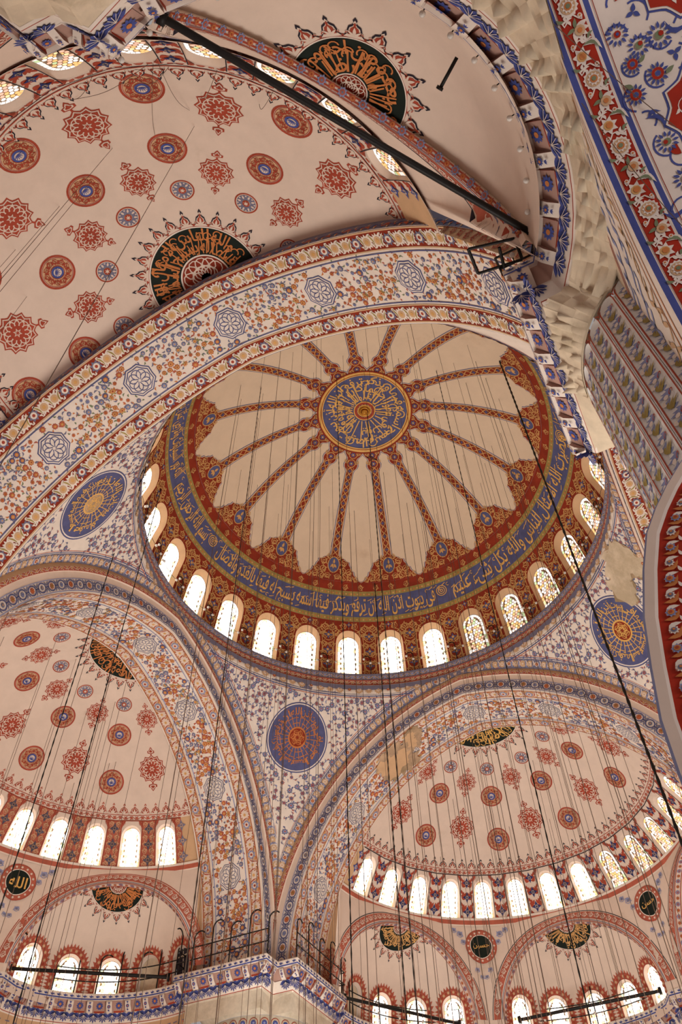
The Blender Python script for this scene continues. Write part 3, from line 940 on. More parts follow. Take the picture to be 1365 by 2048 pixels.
for side, ang in SIDES.items():
    A = Arch(ang)
    near = side == 'near'
    label = {'far': 'great pointed arch of the far half-dome, with tan flowered borders', 'left': 'great pointed arch of the left half-dome, beside the far pier',
             'near': 'broad near arch with bright red blossom borders and octagon medallions', 'hidden': 'great arch half hidden behind the fluted pier'}[side]
    root = empty('arch', 'structure', label, None)
    st = MB()
    xs = np.linspace(X1, X2, 7)
    st.grid(A.pt(u[:, None], xs[None, :], 0.0), 'offwhite')                      # soffit
    st.grid(A.pt(u[:, None], np.full((1, 2), X2), np.array([[0.0, 1.6]])), 'slate')  # step to the half-dome
    st.build('soffit', root, True)
    fc = MB()
    st_ = [(0.0, 0.0), (.62, 0.0), (.9, 0.0), (.9, -.10), (1.08, -.12), (1.3, -.02), (1.3, 0.0)]
    mats_ = ['offwhite', 'cream', 'cream', 'rose', 'tan', 'tan']
    for (o0, d0), (o1, d1), mt in zip(st_, st_[1:], mats_):
        fc.grid(A.pt(u[:, None], np.array([[X1 + d0, X1 + d1]]), np.array([[o0, o1]])), mt)
    fc.build('archivolt', root, True)
    # painted soffit
    Ln = A.length()
    soff = lambda x, y, h: A.pt(np.clip(x / Ln, -1, 1), X1 + y, -h)
    dv = Deco()
    wd = .72
    nt = 24
    tl = soffit_tile_border(near or side == 'hidden', 2 * Ln / nt, wd)
    for k in range(nt):
        dv.put(tl, soff, x=-Ln + 2 * Ln / nt * k, y=.05)
        dv.put(tl, soff, x=-Ln + 2 * Ln / nt * k, y=X2 - X1 - wd - .02)
    ln = Motif()
    xx = np.linspace(-Ln, Ln, 90)
    for y in (.05 + wd + .09, X2 - X1 - wd - .02 - .09): ln.stroke(np.stack([xx, np.full(90, y)], 1), .045, 'blue' if near else 'light_blue', 2)
    dv.put(ln, soff)
    if side != 'hidden':
        stp = lambda x, y, h: A.pt(np.clip(x / Ln, -1, 1), X2 + .004 + h, y)
        for k in range(120):
            q = Motif()
            sg = 1 if k % 2 else -1
            q.leaf(-.14, .14 - sg * .05, .34, .11, .5 * sg, 'blue' if k % 3 else 'rose', 1, .2); q.leaf(.02, .16, .2, .07, -1.2 * sg, 'tan', 1, .2); q.disc(.12, .14, .045, 'rose', 2, 6)
            dv.put(q, stp, x=-Ln + 2 * Ln * (k + .5) / 120)
    dv.build('blossom_border', root)
    if side != 'hidden':
        rnd = random.Random(hash(side) % 100 if False else {'far': 3, 'left': 5, 'near': 9}[side])
        y0, y1 = .05 + wd + .22, X2 - X1 - wd - .24
        ym = (y0 + y1) / 2
        pit = 3.35
        ctr = [k * (4.1 if near else 4.35) for k in range(-4, 5) if abs(k * (4.1 if near else 4.35)) < Ln - .4]
        om = octagon_medallion(.60, 'blue' if near else 'slate')
        for q in ctr: one('octagon_medallion', root, om, soff, x=q, y=ym)
        keep = lambda x, y: all((x - Ln - q) ** 2 + (y - (ym - y0)) ** 2 > .78 ** 2 for q in ctr)
        pts = scatter(2 * Ln, y1 - y0, rnd, 11.5, keep, mind=.24)
        dv = Deco()
        for (x, y) in pts:
            X, Y = x - Ln, y + y0
            zig = (y - (y1 - y0) * (.5 + .36 * sin(2 * PI * x / 4.1)))
            wcol = abs(zig) < .45
            k = rnd.choice([0, 1, 4, 6, 0, 1, 4] if wcol else [2, 3, 5, 7, 3, 5, 4])
            s_ = rnd.uniform(.75, 1.05) * (.92 if near else 1.08)
            rot = rnd.uniform(0, 6.28)
            dv.put(FLW[k], soff, X, Y, rot, s_)
            sp = Motif()
            for q in range(3):
                t = rot + q * 2.1 + rnd.uniform(-.4, .4)
                sp.leaf(.13 * cos(t), .13 * sin(t), rnd.uniform(.1, .2), .06, t + .3, rnd.choice(['slate', 'slate', 'rose', 'green', 'orange'] if near else ['slate', 'blue', 'rose', 'red']), 1, .25)
            dv.put(sp, soff, X, Y)
        dv.build('flower_painting', root)
    def blotch(fn, x, y, rx, ry, seed, cols=('shabby', 'tan')):
        r_ = random.Random(seed)
        m_ = Motif()
        for j, cc in enumerate(cols):
            for q in range(5):
                k_ = 1 - .35 * j
                ph_ = [r_.uniform(.55, 1.15) for _ in range(22)]
                cx_, cy_ = r_.uniform(-.4, .4) * rx, r_.uniform(-.4, .4) * ry
                m_.fan([(cx_ + rx * .62 * k_ * ph_[i] * cos(i * PI / 11), cy_ + ry * .62 * k_ * ph_[i] * sin(i * PI / 11)) for i in range(22)], cc, 8 + j, 4)
        o_ = one('bare_patch', root, m_, fn, x=x, y=y)
    if side == 'far':
        blotch(soff, 5.2, 1.5, 1.7, 1.5, 3); blotch(soff, 3.6, 1.0, .8, .9, 4)
    # cartouche band and scroll moulding on the face
    n_ = 56
    dv = Deco()
    Lf = A.length()
    face = lambda x, y, h: A.pt(np.clip(x / Lf, -1, 1), X1 - h, y)
    ct = Motif()
    Lc = 2 * Lf / n_
    ct.stroke(arc(Lc / 2, .31, Lc * .36, 0, 2 * PI, 13, .2), .06, 'blue', 2)
    ct.stroke([(0, .31), (Lc * .14, .31)], .07, 'blue', 2); ct.stroke([(Lc * .86, .31), (Lc, .31)], .07, 'blue', 2)
    for sg in (1, -1): ct.leaf(0, .31 + sg * .05, .24, .08, sg * 1.0, 'slate', 2); ct.leaf(Lc, .31 + sg * .05, .24, .08, PI - sg * 1.0, 'slate', 2)
    for y in (.03, .58): ct.stroke([(0, y), (Lc, y)], .035, 'light_blue', 2)
    fls = [flower(.15, 9, 'red', 'orange', 'red'), flower(.13, 9, 'slate', 'light_blue', 'blue'), flower(.15, 8, 'rose', 'olive', 'red'), flower(.12, 9, 'slate', 'slate', 'gold')]
    for k in range(n_):
        dv.put(ct, face, x=-Lf + Lc * k)
        dv.put(fls[k % 4], face, x=-Lf + Lc * (k + .5), y=.31)
    sct = border_tile('cream', 'gold', .22, Lc)
    f2 = lambda x, y, h: A.pt(np.clip(x / Lf, -1, 1), X1 - .115 - h, .9 + y)
    for k in range(n_): dv.put(sct, f2, x=-Lf + Lc * k)
    dv.build('cartouche_band', root)

# ------------------------------------------------------------------ pendentives
def pend_surface(q):
    a0 = q * PI / 2
    zr, rr = 31.56, 11.5
    def S(ph, z, h=0):
        ph = np.asarray(ph, float); z = np.asarray(z, float)
        yb = np.sqrt(np.maximum(RHO_E ** 2 - (z - 17.8) ** 2, 1.74 ** 2)) - 1.74          # half width of the arch's outer edge at this height
        r = np.sqrt(X1 ** 2 + yb ** 2) - h
        an = ph + a0
        return np.stack(np.broadcast_arrays(r * np.cos(an), r * np.sin(an), z), -1)
    def zb(ph):
        pp = np.clip(np.minimum(ph, PI / 2 - ph), 0, PI / 4)
        return 17.8 + np.sqrt(RHO_E ** 2 - (X1 * np.tan(pp) + 1.74) ** 2)
    return S, zb
BARE = [(3.0, .7, 1.2, .8), (1.9, .1, .8, .8), (3.4, 0, .7, .6)]
PEND = {0: ('far pendentive above the balustraded pier, blue and gold roundel with a red heart', 1), 1: ('shaded left pendentive beside the near arch, its gold roundel worn', 2),
        2: ('pendentive over the near fluted pier', 0), 3: ('right pendentive with damp-stained bare plaster above its roundel', 3)}
for q in range(4):
    S, zb = pend_surface(q)
    root = empty('pendentive', 'structure', PEND[q][0])
    mb = MB()
    ph = np.linspace(0, PI / 2, 65)
    t = np.linspace(0, 1, 15)
    Z = zb(ph)[:, None] * (1 - t) + 31.56 * t
    mb.grid(S(ph[:, None] + 0 * Z, Z), 'offwhite')
    mb.build('plaster', root, True)
    # border bands that follow the three edges
    bw, dv = .85, Deco()
    def edge_fn(kind):
        def f(x, y, h):
            x, y = np.asarray(x, float), np.asarray(y, float)
            if kind == 'top':
                return S(PI / 4 - x / 11.4, 31.5 - y, h)
            pp = np.clip(x, 0.0, PI / 4)
            lat = X1 * np.tan(pp)
            psi = np.arctan2(zb(pp) - 17.8, lat + 1.74)
            ro = RHO_E + y
            lat2, z2 = ro * np.cos(psi) - 1.74, 17.8 + ro * np.sin(psi)
            lat2 = np.clip(lat2, 0.02, None)
            pp2 = np.clip(np.arctan2(lat2, X1), 0, PI / 4)
            z2 = np.minimum(z2, 31.5)
            return S(pp2 if kind == 'a' else PI / 2 - pp2, z2, h)
        return f
    for kind in ('a', 'b'):
        f = edge_fn(kind)
        xs = np.linspace(0.02, PI / 4 - .002, 40)
        bm = Motif()
        for y0, y1, c_ in ((0.0, .24, 'slate'), (.24, .47, 'slate'), (.51, .55, 'blue'), (.59, .62, 'rose')):
            V = np.concatenate([np.stack([xs, np.full(40, y0)], 1), np.stack([xs, np.full(40, y1)], 1)])
            bm.raw(V, [t_ for i in range(39) for t_ in ([i, i + 1, 41 + i], [i, 41 + i, 40 + i])], c_, 1)
        dv.put(bm, f)
        nfl = 40
        for k in range(nfl):
            # equal steps along the edge
            psi_a, psi_b = math.atan2(float(zb(PI / 4)) - 17.8, X1 + 1.74), math.acos(1.74 / RHO_E)
            psi = psi_b + (psi_a - psi_b) * (k + .5) / nfl
            lat = RHO_E * cos(psi) - 1.74
            pp = math.atan2(max(lat, 0), X1)
            P0 = f(np.array([pp]), np.array([.235]), .01)[0]
            ex = f(np.array([min(pp + .012, PI / 4)]), np.array([.235]), .01)[0] - f(np.array([max(pp - .012, 0)]), np.array([.235]), .01)[0]
            ey = f(np.array([pp]), np.array([.34]), .01)[0] - f(np.array([pp]), np.array([.14]), .01)[0]
            if np.linalg.norm(ex) < 1e-6 or np.linalg.norm(ey) < 1e-6: continue
            ex /= np.linalg.norm(ex); ey = ey - ex * (ey @ ex); ey /= np.linalg.norm(ey) + 1e-9
            nrm = np.cross(ex, ey); nrm *= -np.sign(nrm @ P0)
            fl_ = [flower(.19, 12, 'tan', 'cream', 'tan', 'tan'), flower(.19, 12, 'tan', 'tan', 'cream', 'cream'), flower(.15, 7, 'cream', 'red', 'gold')][(0, 1, 0, 2)[k % 4]]
            dv.put(fl_, lambda x, y, h: P0 + x[:, None] * ex + y[:, None] * ey + (h + .012)[:, None] * nrm)
            vn = Motif(); vn.leaf(.27, -.22, .45, .09, PI / 2, 'light_blue', 2, .3); vn.leaf(-.27, .22, .4, .07, -PI / 2, 'cream', 2, .3)
            dv.put(vn, lambda x, y, h: P0 + x[:, None] * ex + y[:, None] * ey + (h + .012)[:, None] * nrm)
    f = edge_fn('top')
    xs = np.linspace(-8.6, 8.6, 60)
    tm_ = Motif()
    for y0, y1, c_ in ((0.02, .56, 'slate'), (.61, .66, 'blue'), (.70, .73, 'rose')):
        hw = 8.95 * (1 - .055 * y1)
        xs = np.linspace(-hw, hw, 60)
        tm_.raw(np.concatenate([np.stack([xs, np.full(60, y0)], 1), np.stack([xs, np.full(60, y1)], 1)]), [t_ for i in range(59) for t_ in ([i, i + 1, 61 + i], [i, 61 + i, 60 + i])], c_, 1)
    if True:
        sel = Motif()
        V, T, M, H = tm_.done()
        okp = lambda X, Y: (31.5 - Y) > zb(np.clip(PI / 4 - X / 11.4, 0, PI / 2)) + .02
        good = okp(V[:, 0], V[:, 1])
        ids = [i for i, tt in enumerate(T) if good[tt].all()]
        sel.V, sel.T, sel.M, sel.H, sel.n = [V], [T[ids]], [M[i] for i in ids], [H], len(V)
        dv.put(sel, f)
        for k in range(30):
            x = -8.4 + 16.8 * (k + .5) / 30
            if okp(np.array([x]), np.array([.65]))[0]:
                dv.put([flower(.24, 12, 'tan', 'cream', 'tan', 'tan'), flower(.24, 12, 'tan', 'tan', 'cream', 'cream'), flower(.18, 7, 'cream', 'red', 'gold')][(0, 1, 0, 2)[k % 4]], f, x, .29, dh=1)
    dv.build('border_band', root)
    # blossoms on the field
    if q != 2:
        rnd = random.Random(20 + q)
        dv = Deco()
        cols = [flower(.15, 8, 'slate', 'light_blue', 'rose', 'blue'), flower(.14, 9, 'slate', 'rose', 'blue'), flower(.11, 7, 'rose', 'slate', 'blue'), palmette(.15, 'slate', 'rose', 'blue', 'slate')]
        zm, rm = 28.72, 12.8
        mr = 1.72
        pts = scatter(18, 10.5, rnd, 7.5, lambda x, y: True, mind=.31)
        for (x, y) in pts:
            X, z = x - 9, 30.72 - y
            ph_ = PI / 4 - X / 12.2
            if not 0.05 < ph_ < PI / 2 - .05: continue
            pp = min(ph_, PI / 2 - ph_)
            # distance to the arch edge, measured in the arch plane
            rr_ = math.hypot(X1, math.sqrt(max(1.74 ** 2, RHO_E ** 2 - (z - 17.8) ** 2)) - 1.74)
            yb_ = math.sqrt(max(0, RHO_E ** 2 - (z - 17.8) ** 2)) - 1.74
            if pp < math.atan(max(0, yb_) / X1) + .66 / rr_ + .02 * (z > 28): continue
            if math.hypot(X, (z - zm) * 1.06) < mr + .08: continue
            fn = lambda xx, yy, h: S(ph_ - xx / 12.4, z + yy * .92, h)
            rot = rnd.uniform(0, 6.28)
            dv.put(rnd.choice(cols), fn, 0, 0, rot, rnd.uniform(.8, 1.1))
            sp = Motif()
            for t in range(3):
                q_ = rot + t * 2.1
                sp.stroke([(.1 * cos(q_), .1 * sin(q_)), (.2 * cos(q_ + .2), .2 * sin(q_ + .2)), (.3 * cos(q_ + .6), .3 * sin(q_ + .6))], .03, 'slate', 1)
                sp.leaf(.2 * cos(q_), .2 * sin(q_), .14, .06, q_ + 1.0, rnd.choice(['rose', 'slate', 'blue', 'light_blue']), 1)
            dv.put(sp, fn)
        dv.build('flower_painting', root)
        md = Motif()
        md.disc(0, 0, 1.62, 'blue', 2, 40); md.ring(0, 0, 1.55, 1.60, 'blue', 3, 40)
        mm = Motif()
        mm.ring(0, 0, .001, 1.6, 'blue', 2, 44, k=4); mm.ring(0, 0, 1.6, 1.65, 'offwhite', 2, 44); mm.ring(0, 0, 1.65, 1.71, 'blue', 2, 44)
        gcol = 'orange' if q == 0 else 'bright_gold'
        mm.ring(0, 0, .001, .44, 'deep_red' if q != 1 else 'shabby', 3, 24, k=2); mm.ring(0, 0, .44, .52, gcol, 4, 28)
        for k in range(6):
            t = k * PI / 3
            mm.add(scroll(gcol, .12), .24 * cos(t), .24 * sin(t), t, .34, dh=2)
        for k in range(24):
            t = k * PI / 12
            r_out = 1.06 if k % 2 else 1.28
            mm.stroke([(.52 * cos(t), .52 * sin(t)), (r_out * cos(t), r_out * sin(t))], .035, gcol, 4)
        for rr_, k0 in ((.7, 0), (.96, .13)): 
            for k in range(8): mm.stroke(arc(0, 0, rr_, k * PI / 4 + k0, k * PI / 4 + .62 + k0, 8), .035, gcol, 4)
        toks = AYC.split()
        for k in range(12):
            wdx = toks[k % len(toks)]
            V, T, wv = word(wdx)
            kx = .62 / wv
            t = k * PI / 6 + .28
            an = t - (V[:, 0] * kx - .31) / 1.2
            rr_ = 1.10 + np.clip(V[:, 1], -.35, .8) * .48
            mm.raw(np.stack([rr_ * np.cos(an), rr_ * np.sin(an)], 1), T, gcol, 5)
        fn = lambda x, y, h: S(PI / 4 - x / 12.8, zm + y * .92, h)
        one('calligraphy_roundel', root, mm, fn, sc=1.0)
        if q == 3:
            rp = random.Random(17); m_ = Motif()
            for (x_, y_, rx_, ry_) in BARE:
                for j_ in range(3):
                    kk = [rp.uniform(.6, 1.1) for _ in range(20)]
                    m_.fan([(x_ + rp.uniform(-.1, .1) + rx_ * kk[i] * cos(i * PI / 10), y_ + ry_ * kk[i] * sin(i * PI / 10)) for i in range(20)], 'worn_plaster' if j_ else 'shabby', 5 + j_ * .5, 4)
            one('bare_patch', root, m_, lambda x, y, h: S(PI / 4 - x / 12.2, np.minimum(29.5 + y, 31.3), h))

# ------------------------------------------------------------------ half-domes with their exedrae
CFG = {
    'far': dict(ang=0.0, c=13.9, dz=0.0, po=rad(-2.6), de=rad(12.35), pw=0.0, zs=23.28, zt=25.06, zr=25.22, zc=25.47, pe=rad(-2.5), D=8.8, Db=9.15, d0=6.4, Re=5.1, Ra=4.25, rN=9.75, ap=11.1, n=13, hw=.56, az=17.93, pl=None, zrev=None, l0=0.0),
    'left': dict(ang=PI / 2, c=13.9, dz=0.0, po=rad(3.6), de=rad(12.2), pw=0.0, zs=23.28, zt=25.06, zr=25.22, zc=25.47, pe=rad(0.5), D=8.8, Db=9.15, d0=6.4, Re=5.1, Ra=4.25, rN=9.75, ap=11.1, n=13, hw=.56, az=17.93, pl=None, zrev=None, l0=0.0),
    'near': dict(ang=PI, c=14.74, dz=.374, po=rad(2.1), de=rad(13.2), pw=rad(-3.5), zs=24.15, zt=26.02, zr=26.10, zc=26.40, pe=rad(-4.57), D=8.97, Db=9.12, d0=6.85, Re=4.75, Ra=4.0, rN=8.95, ap=11.44, n=13, hw=.66, az=18.1, pl=rad(-3.0), zrev=(3.35, 20.42), l0=.70),
    'hidden': dict(ang=-PI / 2, c=13.9, dz=0.0, po=0.0, de=rad(12.2), pw=0.0, zs=23.28, zt=25.06, zr=25.22, zc=25.47, pe=0.0, D=8.8, Db=9.15, d0=6.4, Re=5.1, Ra=4.25, rN=9.75, ap=11.1, n=13, hw=.56, az=17.93, pl=None, zrev=None, l0=0.0),
}
ROS, RND, BRD = rosette(), roundel(), blue_roundel()
SIDE_LABEL = {'far': 'far half-dome with three exedrae, painted with red rosettes on pale plaster', 'left': 'left half-dome beyond the left great arch, rosettes on warm shaded plaster',
              'near': 'near half-dome overhead with large rosettes and a black and gold crown medallion', 'hidden': 'half-dome mostly hidden behind the fluted near pier'}
def semi_bay(half, red):
    m = Motif()
    w2 = .40
    Hh = 2.1
    for sg in (1, -1):
        x0 = sg * half
        m.rect(x0, 0, x0 - sg * w2, Hh, 'rose' if red else 'cream', 1, 2, 12)
        m.stroke(np.stack([np.full(13, x0 - sg * w2), np.linspace(0, Hh, 13)], 1), .035, 'dark' if not red else 'deep_red', 3)
        for i in range(7):
            y = .16 + i * .3
            if red:
                m.add(scroll('tan', .1), x0 - sg * .2, y, .4 * sg, .3, sg > 0, 1)
            else:
                m.leaf(x0 - sg * .04, y - .08, .36, .15, PI / 2 + sg * (1.05 if i % 2 else 2.1), 'red', 2, .25 * sg)
                m.leaf(x0 - sg * .36, y + .05, .28, .13, PI / 2 - sg * (.7 if i % 2 else 2.3), 'red', 2, -.25 * sg)
    for y in (.34, 1.04, 1.74):
        for sg in (1, -1):
            x0 = sg * half
            m.star(x0, y, 4, .12, .27, 'slate' if red else 'strong_blue', 4); m.disc(x0, y, .10, 'cream' if not red else 'tan', 5, 6); m.star(x0, y, 4, .03, .1, 'blue', 6)
    for sg in (1, -1):
        m.raw([(sg * (half - w2), 2.1), (sg * (half - w2), 1.75), (sg * (half - w2 - .22), 2.1)], [[0, 1, 2]], 'rose', 2)
        m.add(scroll('red', .12), sg * (half - w2 - .12), 1.99, 0, .18, sg > 0, 2)
    m.stroke([(-half, Hh), (half, Hh)], .04, 'dark' if not red else 'deep_red', 3)
    return m
def circ3(p, q, r, n):
    """arc from p through q to r"""
    ax, ay = p; bx, by = q; cx, cy = r
    d = 2 * (ax * (by - cy) + bx * (cy - ay) + cx * (ay - by))
    ux = ((ax * ax + ay * ay) * (by - cy) + (bx * bx + by * by) * (cy - ay) + (cx * cx + cy * cy) * (ay - by)) / d
    uy = ((ax * ax + ay * ay) * (cx - bx) + (bx * bx + by * by) * (ax - cx) + (cx * cx + cy * cy) * (bx - ax)) / d
    R_ = math.hypot(ax - ux, ay - uy)
    a0, a1, a2 = (math.atan2(y - uy, x - ux) for x, y in (p, q, r))
    def un(a, b): return a + ((b - a + PI) % (2 * PI) - PI)
    a1 = un(a0, a1); a2 = un(a1, a2)
    return [(ux + R_ * cos(t), uy + R_ * sin(t)) for t in np.linspace(a0, a2, n)]
CORN = {}
def pyramid_field(mb, fn, nu, nv, amp, mat, rnd):
    """small faceted pyramids over a patch; fn(u, v, h)"""
    for i in range(nu):
        for j in range(nv):
            u0, u1, v0, v1 = i / nu, (i + 1) / nu, j / nv, (j + 1) / nv
            sh = .5 / nu if j % 2 else 0
            c = fn(np.array([u0 + (u1 - u0) * rnd.uniform(.25, .75)]), np.array([v0 + (v1 - v0) * rnd.uniform(.2, .8)]), np.array([amp * rnd.uniform(.1, 1.3) * (1 if rnd.random() < .6 else -.4)]))[0]
            q = [fn(np.array([u_]), np.array([v_]), np.array([0.0]))[0] for u_, v_ in ((u0, v0), (u1, v0), (u1, v1), (u0, v1))]
            mb.add(q + [c], [[0, 1, 4, 4], [1, 2, 4, 4], [2, 3, 4, 4], [3, 0, 4, 4]], mat)
Z0C = 17.93
for side, K in CFG.items():
    ang, c = K['ang'], K['c']
    cw = (c * cos(ang), c * sin(ang))
    S = Rev(cw[0], cw[1], ang, 12.42, 1.74, 17.8 + K['dz'])
    root = empty('half_dome', 'structure', SIDE_LABEL[side])
    ZS = S if K['zrev'] is None else Rev(cw[0], cw[1], ang, 12.42, K['zrev'][0], K['zrev'][1])     # the drum under the half-dome
    ss, st, szr, scr = ZS.s_of(K['zs']), ZS.s_of(K['zt']), ZS.s_of(K['zr']), S.s_of(K['zc'])
    sr = S.s_of(K['zr'])
    def amax(t, xcut=X2 - .06):
        r = S.r(t)
        return np.arccos(np.clip((xcut - c) / np.maximum(r, .05), -1, 1))
    mb = MB()
    t = np.linspace(sr, S.top - .02, 30)
    v = np.linspace(-1, 1, 61)
    mb.grid(S(v[:, None] * amax(t)[None, :], t[None, :]), 'cream')
    mb.build('shell', root, True)
    def amaxz(t, xcut=X2 - .06): return np.arccos(np.clip((xcut - c) / np.maximum(ZS.r(t), .05), -1, 1))
    lo = float(ZS.r(ss))
    half = K['de'] / 2 * lo
    zone = MB()
    paint_ = Deco()
    nW = K['n']
    bm = semi_bay(half, side == 'left')
    aw = [K['pw'] + (k - (nW - 1) / 2) * K['de'] for k in range(nW)]
    for k, a0 in enumerate(aw):
        if side == 'hidden' or abs(a0) + K['de'] / 2 > float(amaxz(ss)) + .03:
            tt = np.linspace(ss, szr, 4); aa = a0 + np.linspace(-.5, .5, 6) * K['de']
            aa = np.clip(aa, -float(amaxz(ss)), float(amaxz(ss)))
            zone.grid(ZS(aa[:, None], tt[None, :]), 'cream'); continue
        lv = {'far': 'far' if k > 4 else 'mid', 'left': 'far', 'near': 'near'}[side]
        where = {'far': 'of the far half-dome', 'left': 'of the left half-dome', 'near': 'of the near half-dome overhead'}[side]
        window(ZS, a0, lo, half, ss, szr, K['hw'], ss + .03, st, .15, zone, 'cream', lv,
               'arched stained-glass window in the drum %s, %s from its right end' % (where, ordn[k]), 'windows ' + where, .86)
        hsc = (szr - ss) / 2.1
        bm2 = bm
        paint_.put(bm2, lambda x, y, h: ZS(a0 - x / lo, ss + y * hsc, h))
    for sg in (1, -1):                                             # slivers beside the great arch
        e0 = (aw[-1] + K['de'] / 2) if sg > 0 else (aw[0] - K['de'] / 2)
        e1 = sg * float(amaxz(ss))
        tt = np.linspace(ss, szr, 4)
        if sg * (e1 - e0) > .005: zone.grid(ZS(np.linspace(e0, e1, 4)[:, None], tt[None, :]), 'tan')
    zone.build('window_zone', root, True)
    if side != 'hidden':
        paint_.build('drum_painting', root)
        # crest fringe
        dv = Deco()
        rc = float(S.r(scr))
        am = float(amax(scr))
        ncr = 41 if side != 'near' else 43
        wc = 2 * am * rc / ncr
        cr = crest(wc * 1.0, .58 if side != 'near' else .62, 'dark' if side != 'left' else 'rose')
        for k in range(ncr):
            dv.put(cr, S.at(-am + 2 * am * (k + .5) / ncr, scr))
        bt = border_tile('red', 'rose', (scr - sr) * .95, wc)
        for k in range(ncr):
            dv.put(bt, S.at(-am + 2 * am * (k + .5) / ncr, sr + .01), x=-wc / 2)
        dv.build('crest_fringe', root)
        zmap = lambda z: S.s_of(z + K['dz'])
        def okpos(a0, z): return c + float(S.r(zmap(z))) * cos(a0) > X2 - .25
        for zz, mt, nm, base in ((27.17, ROS, 'rosette', 0), (28.72, ROS, 'rosette', 0), (26.67, RND, 'roundel', .5), (28.25, RND, 'roundel', .5), (29.08, BRD, 'small_roundel', .5)):
            for k in range(-3, 4):
                a0 = (k + base) * rad(36.3) + K['po']
                if abs(a0) > 1.7 or not okpos(a0, zz): continue
                sc = 1.0
                if nm == 'rosette' and zz > 28: sc = .80
                if nm == 'roundel' and zz > 28: sc = .96
                t0 = zmap(zz)
                P0 = S(np.array([a0]), np.array([t0]))[0]
                fn = S.at(a0, t0)
                o = one(nm, root, mt, fn, sc=sc)
        md = calligraphy_disc(.98, 2.08, 'night', 'orange' if side != 'far' else 'bright_gold', 'deep_red', 13, 2, 5 + len(side), (0.0, PI))
        one('crown_medallion', root, md, S.pole(PI / 2), dh=1)
    # ---- lower pendentives between the drum and the exedra arches
    zr2 = K['zs'] + .0
    D, Db, d0, Re, Ra, rN, pe = K['D'], K['Db'], K['d0'], K['Re'], K['Ra'], K['rN'], K['pe']
    axes = [pe + rad(60), pe, pe - rad(60)]
    def near_axis(an): return pe + np.clip(np.round((np.asarray(an) - pe) / rad(60)), -1, 1) * rad(60)
    l0s = [K['l0'], 0.0, 0.0]
    def zbot(an):
        f = np.asarray(an) - near_axis(an)
        lat = D * np.tan(f) - np.where(np.abs(near_axis(an) - axes[0]) < .01, l0s[0], 0.0)
        return 17.5 + np.where(np.abs(lat) < Ra, K['az'] - 17.5 + np.sqrt(np.maximum(Ra ** 2 - lat ** 2, 0)), 0.0)
    def S2(an, z, h=0):
        an = np.asarray(an, float); z = np.asarray(z, float)
        f = an - near_axis(an)
        rb = D / np.cos(f); zb = zbot(an)
        k = np.clip((zr2 - z) / np.maximum(zr2 - zb, .05), -.2, 1.3)
        r = lo + (rb - lo) * np.where(k > 0, k, 0) - h
        return np.stack(np.broadcast_arrays(cw[0] + r * np.cos(an + ang), cw[1] + r * np.sin(an + ang), z), -1)
    mb = MB()
    for ax, l0 in zip(axes, l0s):
        e0_, e1_ = math.atan((l0 - Ra) / D), math.atan((l0 + Ra) / D)
        f = np.sort(np.concatenate([np.linspace(-rad(30), rad(30), 41), [e0_ - .001, e0_ + .001, e1_ - .001, e1_ + .001]]))
        f = np.clip(f, -rad(29.999), rad(29.999) if ax != axes[0] else 9)
        an = np.clip(ax + f, -math.acos(min(1, (X2 - .1 - c) / lo)) - .0, math.acos(min(1, (X2 - .1 - c) / lo)))
        tt = np.linspace(0, 1, 9)
        zz = zbot(an)[:, None] * (1 - tt) + zr2 * tt
        mb.grid(S2(an[:, None] + 0 * zz, zz), 'cream')
    Ag = Arch(ang)
    gap_ = []
    for sg in (1, -1):
        zz = np.linspace(17.4, zr2, 9)
        e_an = sg * math.acos(min(1, (X2 - .1 - c) / lo))
        A_ = S2(np.full(9, e_an), zz)
        hw_ = np.where(zz > 17.8, np.sqrt(np.maximum(12.21 ** 2 - (zz - 17.8) ** 2, 0)) - 1.74, 10.47)
        B_ = Ag.world(X2 - .02, sg * (hw_ + .05), zz)
        mb.grid(np.stack([A_, A_ * .5 + B_ * .5, B_]), 'tan')
        gap_.append((A_, B_))
    # ledge and lines under the drum windows
    aa = np.linspace(-float(amaxz(ss)), float(amaxz(ss)), 61)
    pj_ = .10 if side != 'near' else .02
    for (r0_, z0_, r1_, z1_, mt) in ((lo + .02, zr2 + .03, lo - pj_, zr2 + .02, 'offwhite'), (lo - pj_, zr2 + .02, lo - pj_ * .8, zr2 - .10, 'offwhite'), (lo - pj_ * .8, zr2 - .10, lo - pj_ * .3, zr2 - .32, 'rose'), (lo - pj_ * .3, zr2 - .32, lo + .01, zr2 - .38, 'cream')):
        mb.grid(np.stack([np.stack([cw[0] + r * np.cos(aa + ang), cw[1] + r * np.sin(aa + ang), np.full_like(aa, z)], -1) for r, z in ((r0_, z0_), (r1_, z1_))]), mt)
    mb.build('lower_pendentives', root, True)
    dv = Deco()
    for ax, l0 in zip(axes, l0s):
        def fa(x, y, h):
            ro = Ra + y
            lat, z = -l0 + ro * np.cos(x), K['az'] + ro * np.sin(x)
            return S2(np.clip(ax - np.arctan2(lat, D), ax - rad(29.9), ax + rad(29.9)), np.minimum(z, zr2 - .02), h)
        th = np.linspace(.08, PI - .08, 46)
        bm_ = Motif()
        for y0, y1, cc in ((.02, .06, 'red'), (.1, .14, 'slate'), (.22, .60, 'rose'), (.64, .68, 'dark' if side != 'left' else 'red'), (.2, .22, 'red')):
            bm_.raw(np.concatenate([np.stack([th, np.full(46, y0)], 1), np.stack([th, np.full(46, y1)], 1)]), [q for i in range(45) for q in ([i, i + 1, 47 + i], [i, 47 + i, 46 + i])], cc, 1)
        V, T, M, H = bm_.done()
        okm = (np.abs((Ra + V[:, 1]) * np.cos(V[:, 0]) - l0) < D * math.tan(rad(29.5))) & (K['az'] + (Ra + V[:, 1]) * np.sin(V[:, 0]) < zr2)
